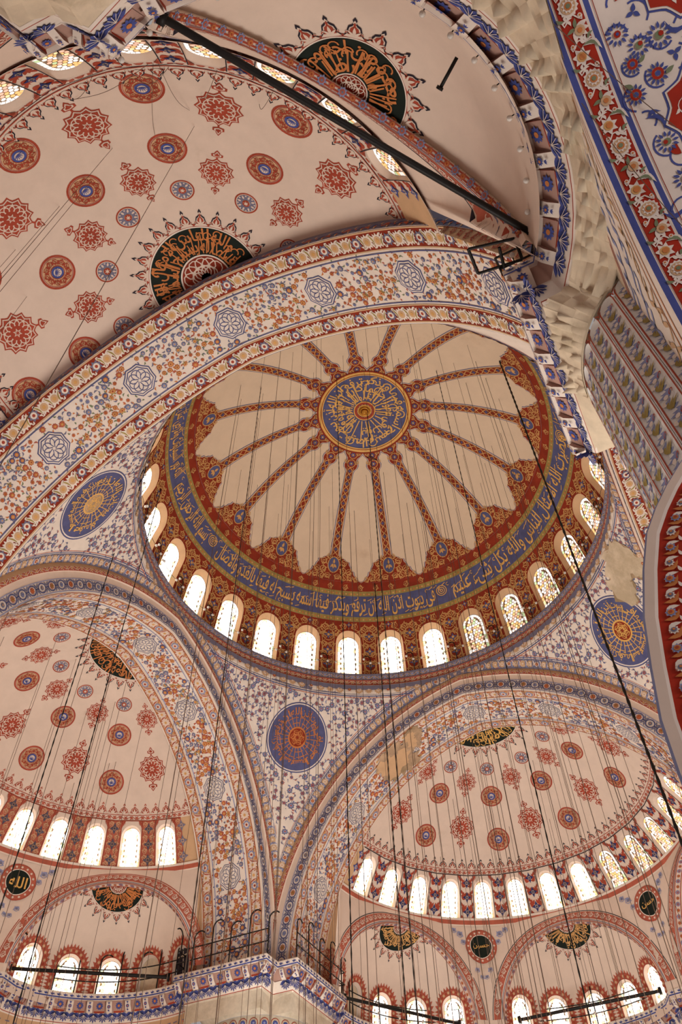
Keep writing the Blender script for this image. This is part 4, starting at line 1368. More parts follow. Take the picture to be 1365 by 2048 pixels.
        ids = [i for i, q in enumerate(T) if okm[q].all()]
        e = Motif(); e.V, e.T, e.M, e.H, e.n = [V], [T[ids]], [M[i] for i in ids], [H], len(V)
        if ids: dv.put(e, fa)
        for k in range(40):
            x = .12 + (PI - .24) * (k + .5) / 40
            if abs((Ra + .41) * cos(x) - l0) < D * math.tan(rad(29)) and K['az'] + (Ra + .6) * sin(x) < zr2:
                q = Motif(); q.add(scroll('cream', .12), 0, 0, x, .3); V, T, M, H = q.done()
                dv.put(q, lambda xx, yy, h: fa(x + xx / Ra, .41 + yy, h), dh=1)
    for A_, B_ in gap_:
        for k in range(18):
            t_ = (k + .5) / 18 * 7.99
            i_ = int(t_); f_ = t_ - i_
            a_, b_ = A_[i_] * (1 - f_) + A_[i_ + 1] * f_, B_[i_] * (1 - f_) + B_[i_ + 1] * f_
            wv_ = np.linalg.norm(b_ - a_)
            if wv_ < .12: continue
            ux = (b_ - a_) / wv_
            toc = np.array([cw[0] * 1.0, cw[1] * 1.0, 20.0]) - a_; nn_ = np.cross(ux, (0, 0, 1.0)); nn_ /= np.linalg.norm(nn_); nn_ *= np.sign(nn_ @ toc)
            for c_ in ((.5,) if wv_ < .6 else (.28, .72)):
                p_ = a_ + (b_ - a_) * c_
                q = Motif(); q.add(scroll('red', .1), 0, 0, k * .9, min(.4, wv_ * .8))
                dv.put(q, lambda x, y, h: p_ + ux * x[:, None] + np.array([0, 0, 1.0]) * y[:, None] + nn_ * (h + .01)[:, None])
    words_ = {'far': ('حسين', 'حسن'), 'left': ('محمد', 'الله'), 'near': ('عمر', 'علي'), 'hidden': ('عمر', 'علي')}[side]
    for sg, wdn in ((1, words_[0]), (-1, words_[1])):
        an0 = pe + sg * rad(30)
        zc_ = 21.85 + (K['zs'] - 23.28)
        r_ = 9.75
        fn = lambda x, y, h: S2(an0 - x / r_, zc_ + y * .95, h + .01)
        mm = Motif()
        mm.ring(0, 0, .001, .60, 'night', 4, 28, k=2); mm.ring(0, 0, .60, .64, 'offwhite', 4, 28); mm.ring(0, 0, .64, .86, 'rose', 3, 28); mm.ring(0, 0, .86, .9, 'red', 4, 28)
        V, T, wv = word(wdn)
        h_ = V[:, 1].max() - V[:, 1].min()
        k_ = min(.92 / wv, .85 / h_)
        mm.raw((V - [wv / 2, (V[:, 1].max() + V[:, 1].min()) / 2]) * k_, T, 'bright_gold', 6)
        for q in range(16): mm.disc(.75 * cos(q * PI / 8), .75 * sin(q * PI / 8), .06, 'cream', 5, 6)
        if side != 'hidden': one('name_roundel', root, mm, fn)
        for sx in (1, -1):
            mm = Motif()
            for (x, y, s_) in ((1.15, .62, .42), (1.0, .2, .34), (1.5, .82, .36), (.35, -1.25, .3), (.12, -1.6, .26)):
                mm.add(scroll('light_blue', .13), sx * x, y, sx, s_, sx > 0)
                mm.disc(sx * x, y, s_ * .2, 'slate', 3, 6)
            dv.put(mm, fn)
    if side != 'hidden': dv.build('arch_borders', root)
    # ---- the three exedrae
    for ei, ax in enumerate(axes):
        l0 = l0s[ei]
        ec = (cw[0] + d0 * cos(ang + ax) - l0 * sin(ang + ax), cw[1] + d0 * sin(ang + ax) + l0 * cos(ang + ax))
        E = Rev(ec[0], ec[1], ang + ax, Re, 0, K['az'])
        which = {'far': ['left-hand', 'middle', 'right-hand'], 'left': ['hidden', 'middle', 'pier-side'], 'near': ['pier-side', 'middle', 'last'], 'hidden': ['first', 'middle', 'last']}[side][ei]
        er = empty('exedra', 'structure', '%s exedra of the %s half-dome, plain plaster quarter sphere' % (which, side if side != 'near' else 'near overhead'))
        mb = MB()
        sz = E.s_of(K['az'] + 2.05)
        ring_t = np.arccos(np.clip((Db - d0) / Re, -1, 1)) * Re           # s where the cut meets the axis
        t = np.linspace(sz, ring_t - .005, 22)
        bmx = np.arccos(np.clip((Db - d0) / E.r(t), -1, 1))
        v = np.linspace(-1, 1, 33)
        mb.grid(E(v[:, None] * bmx[None, :], t[None, :]), 'cream')
        full = math.acos((Db - d0) / Re)
        has_w = side in ('far', 'left')
        if not has_w:
            t = np.linspace(0, sz, 6)
            mb.grid(E(v[:, None] * np.arccos(np.clip((Db - d0) / E.r(t), -1, 1))[None, :], t[None, :]), 'cream')
        else:
            dee = 2 * full / 5
            for k in range(5):
                b0 = (2 - k) * dee
                if side == 'left': b0 = -b0
                blind = None
                if (side == 'far' and ei == 0 and k == 1) or (side == 'left' and ei == 2 and k == 1): blind = 1
                door = side == 'left' and ei == 2 and k == 0
                wtxt = 'the %s exedra of the %s half-dome' % (which, side)
                wlab = ('painted blind niche window in ' if blind else 'dark little doorway onto the gallery in ' if door else 'arched leaded window with red toothed surround in ') + wtxt + ', %s of its row' % ordn[k]
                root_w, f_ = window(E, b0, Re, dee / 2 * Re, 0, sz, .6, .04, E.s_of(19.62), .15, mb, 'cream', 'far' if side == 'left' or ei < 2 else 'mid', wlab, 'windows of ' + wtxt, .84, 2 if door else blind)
                mm = Motif()
                L_, A_, R_ = arch_contour(.62, .04, E.s_of(19.62) + .02, 8, 16)
                o_ = np.concatenate([L_, A_[1:-1], R_]); cc = np.array([0, .7])
                L_, A_, R_ = arch_contour(.84, .04, E.s_of(19.62) + .27, 8, 16)
                p_ = np.concatenate([L_, A_[1:-1], R_])
                n_ = len(o_)
                mm.raw(np.concatenate([o_, p_]), [q for i in range(n_ - 1) for q in ([i, i + 1, n_ + i + 1], [i, n_ + i + 1, n_ + i])], 'rose', 1)
                for i in range(n_ - 1):
                    mdp = (p_[i] + p_[i + 1]) / 2
                    nv = mdp - cc; nv = nv / np.linalg.norm(nv)
                    if i < 7 : nv = np.array([-1, 0])
                    if i >= n_ - 8: nv = np.array([1, 0])
                    mm.raw([p_[i], p_[i + 1], mdp + nv * .19], [[0, 1, 2]], 'rose', 1)
                    om = (o_[i] + o_[i + 1] + p_[i] + p_[i + 1]) / 4
                    mm.disc(om[0], om[1], .07, 'tan' if i % 2 else 'red', 2, 6)
                mm.stroke(p_, .03, 'red', 3); mm.stroke(o_, .03, 'red', 3)
                one('toothed_surround', root_w, mm, lambda x, y, h: E(b0 - x / Re, y, h))
        bb = np.linspace(-full, full, 33)
        low_ = E(bb, 0 * bb); l2_ = low_.copy(); l2_[:, 2] = 17.35
        mb.grid(np.stack([low_, l2_]), 'cream')
        mb.build('shell', er, True)
        # arch soffit ring
        mb = MB()
        th = np.linspace(-.12, PI + .12, 49)
        ca, sa = cos(ang + ax), sin(ang + ax)
        def AR(x, ro):
            lat = l0 + ro * np.cos(th)
            return np.stack([cw[0] + x * ca - lat * sa, cw[1] + x * sa + lat * ca, K['az'] + ro * np.sin(th)], -1)
        mb.grid(np.stack([AR(D, Ra), AR(Db, Ra)]), 'cream')
        mb.grid(np.stack([AR(Db, Ra), AR(Db, Ra + .45)]), 'cream')
        mb.build('arch_soffit', er, True)
        if side != 'hidden':
            dv = Deco()
            fs = lambda x, y, h: np.stack([cw[0] + (D + y) * ca - (l0 + (Ra - h) * np.cos(x / Ra)) * sa, cw[1] + (D + y) * sa + (l0 + (Ra - h) * np.cos(x / Ra)) * ca, K['az'] + (Ra - h) * np.sin(x / Ra)], -1)
            wS = Db - D
            fl1, fl2 = flower(.12, 8, 'light_blue', 'rose', 'slate', 'slate'), flower(.1, 7, 'rose', 'orange', 'red')
            for k in range(46):
                x = PI * Ra * (k + .5) / 46
                dv.put(fl1 if k % 2 else fl2, fs, x, wS / 2)
            ln = Motif(); xx = np.linspace(0, PI * Ra, 50)
            for y in (.03, wS - .03): ln.stroke(np.stack([xx, np.full(50, y)], 1), .04, 'red', 1)
            dv.put(ln, fs)
            dv.build('soffit_painting', er)
            # half medallion at the crown of the arch
            ps = ring_t / Re
            n0 = np.array([cos(ps) * ca, cos(ps) * sa, sin(ps)])
            e1 = np.array([-sa, ca, 0.0]); e2 = np.cross(e1, n0); e2 = -e2 if e2[2] > 0 else e2   # e2 points down and outward
            def tp(x, y, h):
                v_ = n0 + (x[:, None] * e1 + y[:, None] * e2) / Re
                v_ /= np.linalg.norm(v_, axis=1)[:, None]
                return np.array([ec[0], ec[1], K['az']]) + v_ * (Re - h)[:, None]
            big = side == 'near'
            md = calligraphy_disc(.46 if big else .42, 1.46 if big else 1.34, 'night', 'gold' if side == 'far' else 'orange', 'deep_red', 9, 2, 11 + ei * 3 + len(side), (0.0, PI))
            one('crown_medallion', er, md, tp, dh=1)

    # ---- plan of the cornice lip, in the frame of this half-dome
    pol = lambda r, a_: (c + r * cos(a_), r * sin(a_))
    if K['pl'] is not None: pe = K['pl']
    nA, nB = pe + rad(30), pe - rad(30)
    p0 = (15.54, 10.15)
    path = [(10.53, 9.51), (13.0, 9.51), (15.54, 9.51)]
    path += circ3(p0, pol(K['ap'], pe + rad(60)), pol(rN + 1.1, nA + rad(12.5)), 26)
    path += [pol(rN + .72, nA + rad(8.5)), pol(rN, nA + rad(4.1)), pol(rN + .25, nA), pol(rN, nA - rad(4.1)), pol(rN + .72, nA - rad(8.5))]
    path += circ3(pol(rN + 1.1, nA - rad(12.5)), pol(K['ap'], pe), pol(rN + 1.1, nB + rad(12.5)), 24)
    path += [pol(rN + .72, nB + rad(8.5)), pol(rN, nB + rad(4.1)), pol(rN + .25, nB), pol(rN, nB - rad(4.1)), pol(rN + .72, nB - rad(8.5))]
    path += circ3(pol(rN + 1.1, nB - rad(12.5)), pol(K['ap'], pe - rad(60)), (15.54, -10.15), 26)
    path += [(15.54, -9.51), (13.0, -9.51), (10.53, -9.51)]
    ca, sa = cos(ang), sin(ang)
    CORN[side] = np.array([(ca * x - sa * y, sa * x + ca * y) for x, y in path])

# ------------------------------------------------------------------ stalactite cornice
def offset(P, d, wrap_a=None, wrap_b=None):
    """polyline moved away from the room (to the right of a clockwise walk)"""
    P = np.asarray(P, float)
    Q = np.concatenate([[wrap_a if wrap_a is not None else 2 * P[0] - P[1]], P, [wrap_b if wrap_b is not None else 2 * P[-1] - P[-2]]])
    T = Q[1:] - Q[:-1]
    T /= np.linalg.norm(T, axis=1)[:, None] + 1e-9
    N = np.stack([T[:, 1], -T[:, 0]], 1)
    a_, b_ = N[:-1], N[1:]
    mN = a_ + b_
    mN /= np.linalg.norm(mN, axis=1)[:, None] + 1e-9
    k = np.clip((mN * a_).sum(1), .42, 1)
    return P + mN * (d / k)[:, None]
# closed loop far -> left? order the runs so that neighbours join through the notch on each pier
NOTCH = {}
SGN = None
CROOT = {}
for side, P in CORN.items():
    ang = CFG[side]['ang']
    ca, sa = cos(ang), sin(ang)
    nt = lambda x, y: np.array([ca * x - sa * y, sa * x + ca * y])
    NOTCH[side] = (nt(10.53, 10.53), nt(10.53, -10.53))
FLB = Motif()
for k in range(10): FLB.leaf(.045 * cos(k * PI / 5), .045 * sin(k * PI / 5), .125, .075, k * PI / 5, 'strong_blue', 2)
FLB.disc(0, 0, .058, 'orange', 3, 10)
FLS = Motif()
for k in range(9): FLS.leaf(.03 * cos(k * .698), .03 * sin(k * .698), .095, .06, k * .698, 'strong_blue', 2)
FLS.disc(0, 0, .042, 'orange', 3, 8)
for sg in (1, -1):
    for t in (-.5, 0, .5): FLS.leaf(0, sg * .16, .13, .05, sg * PI / 2 + t, 'strong_blue', 2)
ACAN = Motif()
for t in (-1.15, -.75, -.38, 0, .38, .75, 1.15): ACAN.leaf(0, .0, .42 - .06 * abs(t), .16, PI / 2 + t, 'strong_blue', 2)
for t in (-.9, -.5, -.15, .15, .5, .9): ACAN.stroke([(.03 * t, .06), (.33 * sin(-t) , .06 + .30 * cos(t))], .013, 'offwhite', 4)
CLAB = {'far': 'stalactite cornice under the far half-dome, blue flowers in its coffers', 'left': 'stalactite cornice with blue acanthus under the left half-dome',
        'near': 'near stalactite cornice of blue flowers curving round the overhead exedra', 'hidden': 'stalactite cornice under the half-dome behind the near pier'}
for side, P in CORN.items():
    na, nb_ = NOTCH[side]
    root = empty('cornice', 'structure', CLAB[side])
    CROOT[side] = root
    Pf = np.concatenate([[na], P, [nb_]])
    ca, sa = cos(CFG[side]['ang']), sin(CFG[side]['ang'])
    wA, wB = np.array([ca * 9.51 - sa * 10.53, sa * 9.51 + ca * 10.53]), np.array([ca * 9.51 + sa * 10.53, sa * 9.51 - ca * 10.53])
    # outward = away from the room; decide the sign once
    O1 = offset(Pf, .3)
    sgn = 1.0 if abs(O1[2] - Pf[2]) @ np.abs(Pf[2]) >= 0 and np.linalg.norm(O1[12]) > np.linalg.norm(Pf[12]) else -1.0
    def at(d, z): 
        O = offset(Pf, d * sgn, wA, wB)
        return np.concatenate([O, np.full((len(O), 1), z)], 1)
    mb = MB()
    for (d0_, z0_, d1_, z1_, mt) in ((.9, 17.94, .02, 17.94, 'offwhite'), (.02, 17.94, 0.0, 17.90, 'offwhite'), (0.0, 17.90, .005, 17.72, 'offwhite'), (.005, 17.72, .01, 17.66, 'strong_blue'),
                                     (.01, 17.66, .09, 17.65, 'offwhite'), (.09, 17.65, .34, 17.22, 'pinkish'), (.34, 17.22, .30, 17.20, 'red'), (.30, 17.20, .32, 17.18, 'offwhite'), (.32, 17.19, .46, 16.80, 'offwhite'),
                                     (.46, 16.80, .47, 16.77, 'red'), (.47, 16.77, .52, 16.72, 'offwhite')):
        mb.grid(np.stack([at(d0_, z0_), at(d1_, z1_)]), mt)
    mb.build('moulding', root)
    # pieces set out along the run
    seg = np.linalg.norm(np.diff(Pf, axis=0), axis=1)
    cum = np.concatenate([[0], np.cumsum(seg)])
    def frame(q):
        i = min(np.searchsorted(cum, q, 'right') - 1, len(seg) - 1)
        tv = (Pf[i + 1] - Pf[i]) / seg[i]
        nv = np.array([tv[1], -tv[0]]) * sgn
        return Pf[i] + tv * (q - cum[i]), tv, nv, i
    # runs between sharp corners
    dirs = np.diff(Pf, axis=0) / seg[:, None]
    brk = [0] + [i for i in range(1, len(seg)) if dirs[i] @ dirs[i - 1] < .86] + [len(seg)]
    vis = {'far': 1, 'left': 1, 'near': 1, 'hidden': 0}[side]
    leaves = Deco()
    for i0, i1 in zip(brk, brk[1:]):
        L0, L1 = cum[i0], cum[i1]
        L_ = L1 - L0
        n = max(1, round(L_ / .46))
        if n % 2 == 0: n += 1
        st_ = L_ / n
        for k in range(n):
            q = L0 + st_ * (k + .5)
            p, tv, nv, i = frame(q)
            if L_ < .3: continue
            down = np.array([nv[0] * .25, nv[1] * .25, -.43]); down /= np.linalg.norm(down)
            side_ = np.array([tv[0], tv[1], 0])
            out = np.cross(side_, down); out = -out if out @ np.array([nv[0], nv[1], 0]) > 0 else out      # faces the room
            c0 = np.array([p[0] + nv[0] * .09, p[1] + nv[1] * .09, 17.65])
            wk = st_ * .5
            if k % 2 == 0 and vis:                                 # bracket with small flower
                b = MB()
                wb = wk * .62
                prof_ = [(0.0, .015), (.0, .10), (.2, .115), (.36, .06), (.5, .012)]
                G = np.stack([np.stack([c0 + down * y + out * z + side_ * x for x in (-wb, wb)]) for y, z in prof_])
                b.grid(G, 'offwhite')
                for x in (-wb, wb):
                    pts = [c0 + down * y + out * z + side_ * x for y, z in prof_] + [c0 + down * .5 + side_ * x, c0 + side_ * x]
                    b.add([pts[0], pts[1], pts[2], pts[3], pts[4], pts[5], pts[6]], [[0, 1, 2, 6], [6, 2, 3, 4]], 'pinkish')
                o = b.build('bracket', root)
                one('flower', o, FLS, lambda x, y, h: c0 + down * .22 + out * .118 + side_ * x[:, None] - down * y[:, None] + out * h[:, None], sc=min(1, wb * 5.2))
            elif vis:                                              # coffer with large flower
                b = MB()
                wb = wk * 1.18
                rim = [(-wb, .02), (wb, .02), (wb, .44), (-wb, .44)]
                b.add([c0 + down * y + out * .012 + side_ * x for x, y in rim], [[0, 1, 2, 3]], 'pinkish')
                b.add([c0 + down * .42 + side_ * -wb + out * .012, c0 + down * .50 + side_ * -wb * .8 + out * .05, c0 + down * .50 + side_ * wb * .8 + out * .05, c0 + down * .42 + side_ * wb + out * .012], [[0, 1, 2, 3]], 'red')
                b.add([c0 + down * .02 + side_ * wb + out * .1, c0 + down * .40 + side_ * wb + out * .04, c0 + down * .44 + side_ * wb * .95 + out * .013, c0 + down * .02 + side_ * wb * .95 + out * .013], [[0, 1, 2, 3]], 'deep_red')
                o = b.build('coffer', root)
                one('flower', o, FLB, lambda x, y, h: c0 + down * .21 + out * .02 + side_ * x[:, None] - down * y[:, None] + out * h[:, None], sc=min(1, wb * 4.4))
        nf = max(1, round(L_ / .3))
        for k in range(nf):
            p, tv, nv, i = frame(L0 + L_ * (k + .5) / nf)
            if L_ < .25: continue
            c0 = np.array([p[0] - nv[0] * .008, p[1] - nv[1] * .008, 17.74])
            side_ = np.array([tv[0], tv[1], 0])
            q = Motif()
            for t in (-.8, 0, .8): q.leaf(0, 0, .13, .055, PI / 2 + t, 'strong_blue', 1)
            q.disc(.1, .03, .02, 'slate', 1, 6)
            leaves.put(q, lambda x, y, h: c0 + side_ * x[:, None] + np.array([0, 0, 1.0]) * y[:, None] - np.array([nv[0], nv[1], 0]) * h[:, None])
        nl = max(1, round(L_ / .42))
        for k in range(nl):
            q = L0 + L_ * (k + .5) / nl
            p, tv, nv, i = frame(q)
            if L_ < .25: continue
            side_ = np.array([tv[0], tv[1], 0])
            dn = np.array([nv[0] * .14, nv[1] * .14, -.39]); dn /= np.linalg.norm(dn)
            out = np.cross(side_, dn); out = -out if out @ np.array([nv[0], nv[1], 0]) > 0 else out
            c0 = np.array([p[0] + nv[0] * .325, p[1] + nv[1] * .325, 17.18])
            leaves.put(ACAN, lambda x, y, h: c0 + side_ * x[:, None] + dn * (y[:, None]) + out * (h + .006)[:, None], sc=min(.92, L_ / nl / .45))
    leaves.build('acanthus_band', root)
    # wall below
    mb = MB()
    if side == 'near':
        lowp = at(1.25, 15.5)[4:]
        lowp[:7, 2] = np.linspace(16.3, 15.5, 7)
        lowp[:, 1] = np.maximum(lowp[:, 1], -11.42)
        topp = at(.52, 16.73)[4:]
        k = np.linspace(0, 1, 5)[:, None, None]
        G = topp[None] * (1 - k) + lowp[None] * k
        mb.grid(G, 'worn_plaster')
        mb.build('corbelling', root)
        mb = MB(); rnd = random.Random(31)
        nP = len(topp)
        def cf(u_, v_, h_):
            q = u_ * (nP - 1); i_ = np.clip(q.astype(int), 0, nP - 2); f_ = (q - i_)[:, None]
            A_ = topp[i_] * (1 - f_) + topp[i_ + 1] * f_; B_ = lowp[i_] * (1 - f_) + lowp[i_ + 1] * f_
            X_ = A_ * (1 - v_[:, None]) + B_ * v_[:, None]
            X_[:, 2] -= h_ + .02; X_[:, 1] += h_ + .02
            return X_
        pyramid_field(mb, lambda a_, b_, h_: cf(.005 + a_ * .42, b_, h_), 56, 6, .17, 'worn_plaster', rnd)
        o = mb.build('facets', root); o['kind'] = 'stuff'
    else:
        n_ = len(Pf)
        for i0_, i1_, zs_, mt in ((0, 4, (16.73, 15.95), 'stone'), (3, n_ - 3, (16.73, 12.0, 7.0), 'tan'), (n_ - 4, n_, (16.73, 15.95), 'stone')):
            mb.grid(np.stack([at(.52, z_)[i0_:i1_] for z_ in zs_]), mt)
        mb.build('wall_face', root)
        wf = at(.515, 0)
        dvw = Deco()
        for q0 in np.arange(6.0, cum[-1] - 6.0, .34):
            i_ = min(np.searchsorted(cum, q0, 'right') - 1, len(seg) - 1)
            f_ = (q0 - cum[i_]) / seg[i_]
            p_ = wf[i_] * (1 - f_) + wf[i_ + 1] * f_
            tv_ = dirs[i_]; nv_ = np.array([tv_[1], -tv_[0]]) * sgn
            if not vis: break
            for j_, zz_ in enumerate((16.45, 16.1, 15.75, 15.4, 15.05)):
                q = Motif(); q.stroke([(-.11, 0), (.11, .02)], .05, 'rose' if j_ % 2 else 'slate', 1)
                dvw.put(q, lambda x, y, h: np.stack([p_[0] + tv_[0] * (x + .1 * (j_ % 2)) - nv_[0] * (h + .01), p_[1] + tv_[1] * (x + .1 * (j_ % 2)) - nv_[1] * (h + .01), zz_ + y], 1))
        dvw.build('dash_painting', root)

# ------------------------------------------------------------------ piers
PIERS = [((13.0, 12.7), 'far pier with balustrade and hooked lamp rods above its cornice', 'stone'), ((-13.0, 12.7), 'left pier below the shaded pendentive', 'stone'),
         ((-13.0, -12.7), 'massive near pier with painted leafy flutes', 'grey_white'), ((13.0, -12.7), 'right pier carrying the damp-stained pendentive', 'stone')]
for pi_, (pc, lab, pm) in enumerate(PIERS):
    root = empty('pier', 'structure', lab, None, None)
    sx, sy = math.copysign(1, pc[0]), math.copysign(1, pc[1])
    mb = MB()
    aa = np.linspace(0, 2 * PI, 129)
    nearp = pi_ == 2
    for z0_, z1_ in ((6.0, 16.0),):
        mb.grid(np.stack([np.stack([pc[0] + 2.46 * np.cos(aa), pc[1] + 2.46 * np.sin(aa), np.full_like(aa, z)], -1) for z in (z0_, z1_)]), pm)
    mb.build('shaft', root, True)
    # square head dying into the round shaft
    poly = [(9.98, 15.1), (9.98, 11.0), (11.0, 11.0), (11.0, 9.98), (15.1, 9.98), (15.3, 15.3)]
    poly = np.array([(sx * x, sy * y) for x, y in poly])
    cen = np.array(pc)
    def edge_r(an):
        """distance from the pier axis to the square head along an angle"""
        d = np.array([cos(an), sin(an)])
        best = 9
        for p, q in zip(poly, np.roll(poly, -1, 0)):
            e = q - p
            M_ = np.array([[d[0], -e[0]], [d[1], -e[1]]])
            if abs(np.linalg.det(M_)) < 1e-9: continue
            t_, s_ = np.linalg.solve(M_, p - cen)
            if t_ > 0 and -1e-6 <= s_ <= 1 + 1e-6: best = min(best, t_)
        return best
    E_ = np.array([edge_r(x) for x in aa])
    def head(uu, vv, hh):
        an = uu * 2 * PI
        ro = np.interp(an % (2 * PI), aa, E_)
        r = 2.5 + (ro - 2.5) * np.asarray(vv) - hh
        z = (16.24 if nearp else 16.0) + (.52 if nearp else .76) * np.asarray(vv)
        return np.stack(np.broadcast_arrays(pc[0] + r * np.cos(an), pc[1] + r * np.sin(an), z), -1)
    mb = MB()
    mb.grid(head(np.linspace(0, 1, 129)[:, None], np.linspace(0, 1, 7)[None, :], 0.0), 'worn_plaster' if nearp else 'stone')
    mb.build('head', root)
    if nearp:
        mb = MB()
        rnd = random.Random(5)
        pyramid_field(mb, lambda a_, b_, h_: head(.24 + a_ * .22, .02 + b_ * .96, -.03 - h_), 24, 3, .22, 'worn_plaster', rnd)
        o = mb.build('facets', root); o['kind'] = 'stuff'
        # flutes with painted leaves
        fw_ = rad(11.5)
        for k in range(7):
            a0 = rad(148.9) - k * fw_
            L_, A_, R_ = arch_contour(.205, 11.15, 16.17, 8, 11)
            m_ = Motif()
            o_ = np.concatenate([L_, A_[1:-1], R_])
            b = MB()
            G = np.stack([L_, np.stack([np.zeros(8), L_[:, 1]], 1), R_[::-1]])
            fnc = lambda x, y, h: np.stack(np.broadcast_arrays(pc[0] + (2.5 + h) * np.cos(a0 + x / 2.5), pc[1] + (2.5 + h) * np.sin(a0 + x / 2.5), y), -1)
            # a shallow channel
            zz = np.linspace(11.15, 15.95, 12); xx_ = np.linspace(-.205, .205, 9)
            b.grid(fnc(xx_[:, None], zz[None, :], -.06 * np.cos(xx_ / .205 * PI / 2)[:, None]), 'grey_white')
            fan_x = .205 * np.cos(np.linspace(0, PI, 11)); fan_z = 15.95 + .22 * np.sin(np.linspace(0, PI, 11))
            k_ = np.linspace(0, 1, 5)
            b.grid(fnc(fan_x[:, None] * k_[None], 15.95 + (fan_z - 15.95)[:, None] * k_[None], -.06 * (1 - k_[None] ** 2) + 0 * fan_x[:, None]), 'grey_white')
            for s_ in (1, -1): b.grid(fnc(np.array([[.205 * s_], [.245 * s_]]), zz[None, :], np.array([[0.0], [.012]])), 'grey_white')
            o = b.build('flute', root, True)
            m_ = Motif()
            m_.stroke(o_, .026, 'red', 1)
            m_.stroke(np.concatenate([[(-.247, 11.2)], [(-.247, 15.95)], [(.25 * cos(t), 15.95 + .29 * sin(t)) for t in np.linspace(PI, 0, 9)], [(.247, 15.95)]]), .02, 'red', 1) if False else m_.stroke([(.25 * cos(t), 15.95 + .29 * sin(t)) for t in np.linspace(PI, 0, 11)], .022, 'red', 1)
            i = 0
            y = 11.45
            while y < 15.95:
                sg = 1 if i % 2 else -1
                t = PI / 2 - .5 * sg
                if i % 2 == 0:
                    for q in (-.7, -.2, .3): m_.leaf(-.02 * sg, y, .22, .085, t + q * sg, 'light_blue', 2, .2 * sg)
                    m_.leaf(.0, y - .03, .17, .06, t - 1.4 * sg, 'light_blue', 3, .2); m_.disc(.05 * sg, y + .02, .05, 'offwhite', 4, 7)
                    m_.stroke(arc(-.08 * sg, y + .02, .05, -1, 3.6, 8), .02, 'red', 4)
                else:
                    for q in (-.5, 0, .5): m_.leaf(-.04 * sg, y - .04, .25, .06, t + q * sg, 'olive', 3, .25 * sg)
                    m_.leaf(.08 * sg, y - .02, .2, .08, t + 1.5 * sg, 'light_blue', 2, .2); m_.leaf(-.1 * sg, y, .16, .06, t - 1.2 * sg, 'green', 2, .3)
                    m_.leaf(-.12 * sg, y + .1, .14, .07, t + .4 * sg, 'offwhite', 4, .2)
                y += .27; i += 1
            one('leaf_painting', o, m_, lambda x, y, h: fnc(x, y, h + .004 - .06 * np.clip(np.cos(np.clip(x / .205, -1, 1) * PI / 2), 0, 1)))
        # strip between the last flute and the gallery arch
        dv = Deco()
        for k in range(14):
            q = Motif(); q.add(scroll('orange', .1), 0, 0, .5, .34, k % 2 == 0)
            dv.put(q, lambda x, y, h: np.stack([pc[0] + (2.5 + h) * np.cos(rad(157) + x / 2.5), pc[1] + (2.5 + h) * np.sin(rad(157) + x / 2.5), 11.3 + .36 * k + y], -1))
        dv.build('scroll_strip', root)
    else:
        mb = MB()
        rt_ = Motif()
        dv = Deco()
        for k in range(32):
            q = Motif()
            q.ring(0, 0, .17, .2, 'red', 1, 14, 0, PI); q.disc(0, -.02, .12, 'strong_blue', 2, 10); q.disc(0, -.02, .05, 'light_blue', 3, 6)
            q.stroke([(-.185, 0), (-.185, -3)], .03, 'red', 1); q.stroke([(.185, 0), (.185, -3)], .03, 'red', 1)
            dv.put(q, lambda x, y, h: np.stack([pc[0] + (2.47 + h) * np.cos(k * PI / 16 + x / 2.5), pc[1] + (2.47 + h) * np.sin(k * PI / 16 + x / 2.5), 15.7 + y + 0 * x], -1))
        dv.build('flute_painting', root)

# ------------------------------------------------------------------ gallery arch beside the near pier
root = empty('wall_gallery', 'structure', 'gallery arch with red blossom border and white panelled vault beside the fluted pier')
YW, GX, GZ, GR = -11.4, -22.12, 9.48, 6.64
th = np.linspace(rad(4), rad(150), 60)
ext = lambda t: np.interp(t, [rad(28), rad(45), rad(75), rad(110)], [9.9, 9.1, 7.22, 7.1])
def gp(t, r, y):
    t = np.asarray(t, float)
    x, z = GX + r * np.cos(t), GZ + r * np.sin(t)
    return np.stack(np.broadcast_arrays(x, y, z), -1)
mb = MB()
def clampx(G):
    G[..., 0] = np.minimum(G[..., 0], -13.2); return G
mb.grid(clampx(np.stack([gp(th, GR, YW), gp(th, ext(th), YW)])), 'offwhite')
top_ = np.stack([gp(th, ext(th), YW), gp(th, ext(th), YW)])
top_[1][:, 2] = 17.2
mb.grid(clampx(top_), 'worn_plaster')
mb.build('spandrel', root)
mb = MB()
yy = np.array([YW, -11.50, -11.53, -11.90, -11.94, -12.02, -12.06, -16.5])
for i, mt in enumerate(('strong_blue', 'offwhite', 'bright_red', 'offwhite', 'strong_blue', 'offwhite', 'offwhite')):
    mb.grid(gp(th[:, None], GR, yy[None, i:i + 2]), mt)
mb.build('vault', root, True)
dv = Deco()
rnd = random.Random(4)
wvf = lambda x, y, h: clampx(gp(x, GR + y * (ext(x) - GR), YW + h))
for k in range(34):
    t0 = rad(20) + rad(88) * k / 34
    for y0 in (.3, .55, .8):
        q = Motif()
        x = np.linspace(0, rad(4.2), 9)
        q.stroke(np.stack([x, y0 + .05 * np.sin(x / rad(4.2) * 2 * PI + k)], 1), .014, 'light_blue' if y0 > .4 else 'tan', 1)
        dv.put(q, wvf, x=t0, y=rnd.uniform(-.05, .05))
ln = Motif()
xx = np.linspace(rad(6), rad(120), 50)
for y in (.95, 1.0): ln.stroke(np.stack([xx, np.full(50, y)], 1), .02, 'rose', 1)
for y in (.12, .2): ln.stroke(np.stack([xx, np.full(50, y)], 1), .014, 'orange', 1)
dv.put(ln, wvf)
dv.build('wave_painting', root)
vf = lambda x, y, h: gp(PI / 2 - x / GR, GR - h, YW - y)             # x runs toward the pier, y into the vault
dv = Deco()
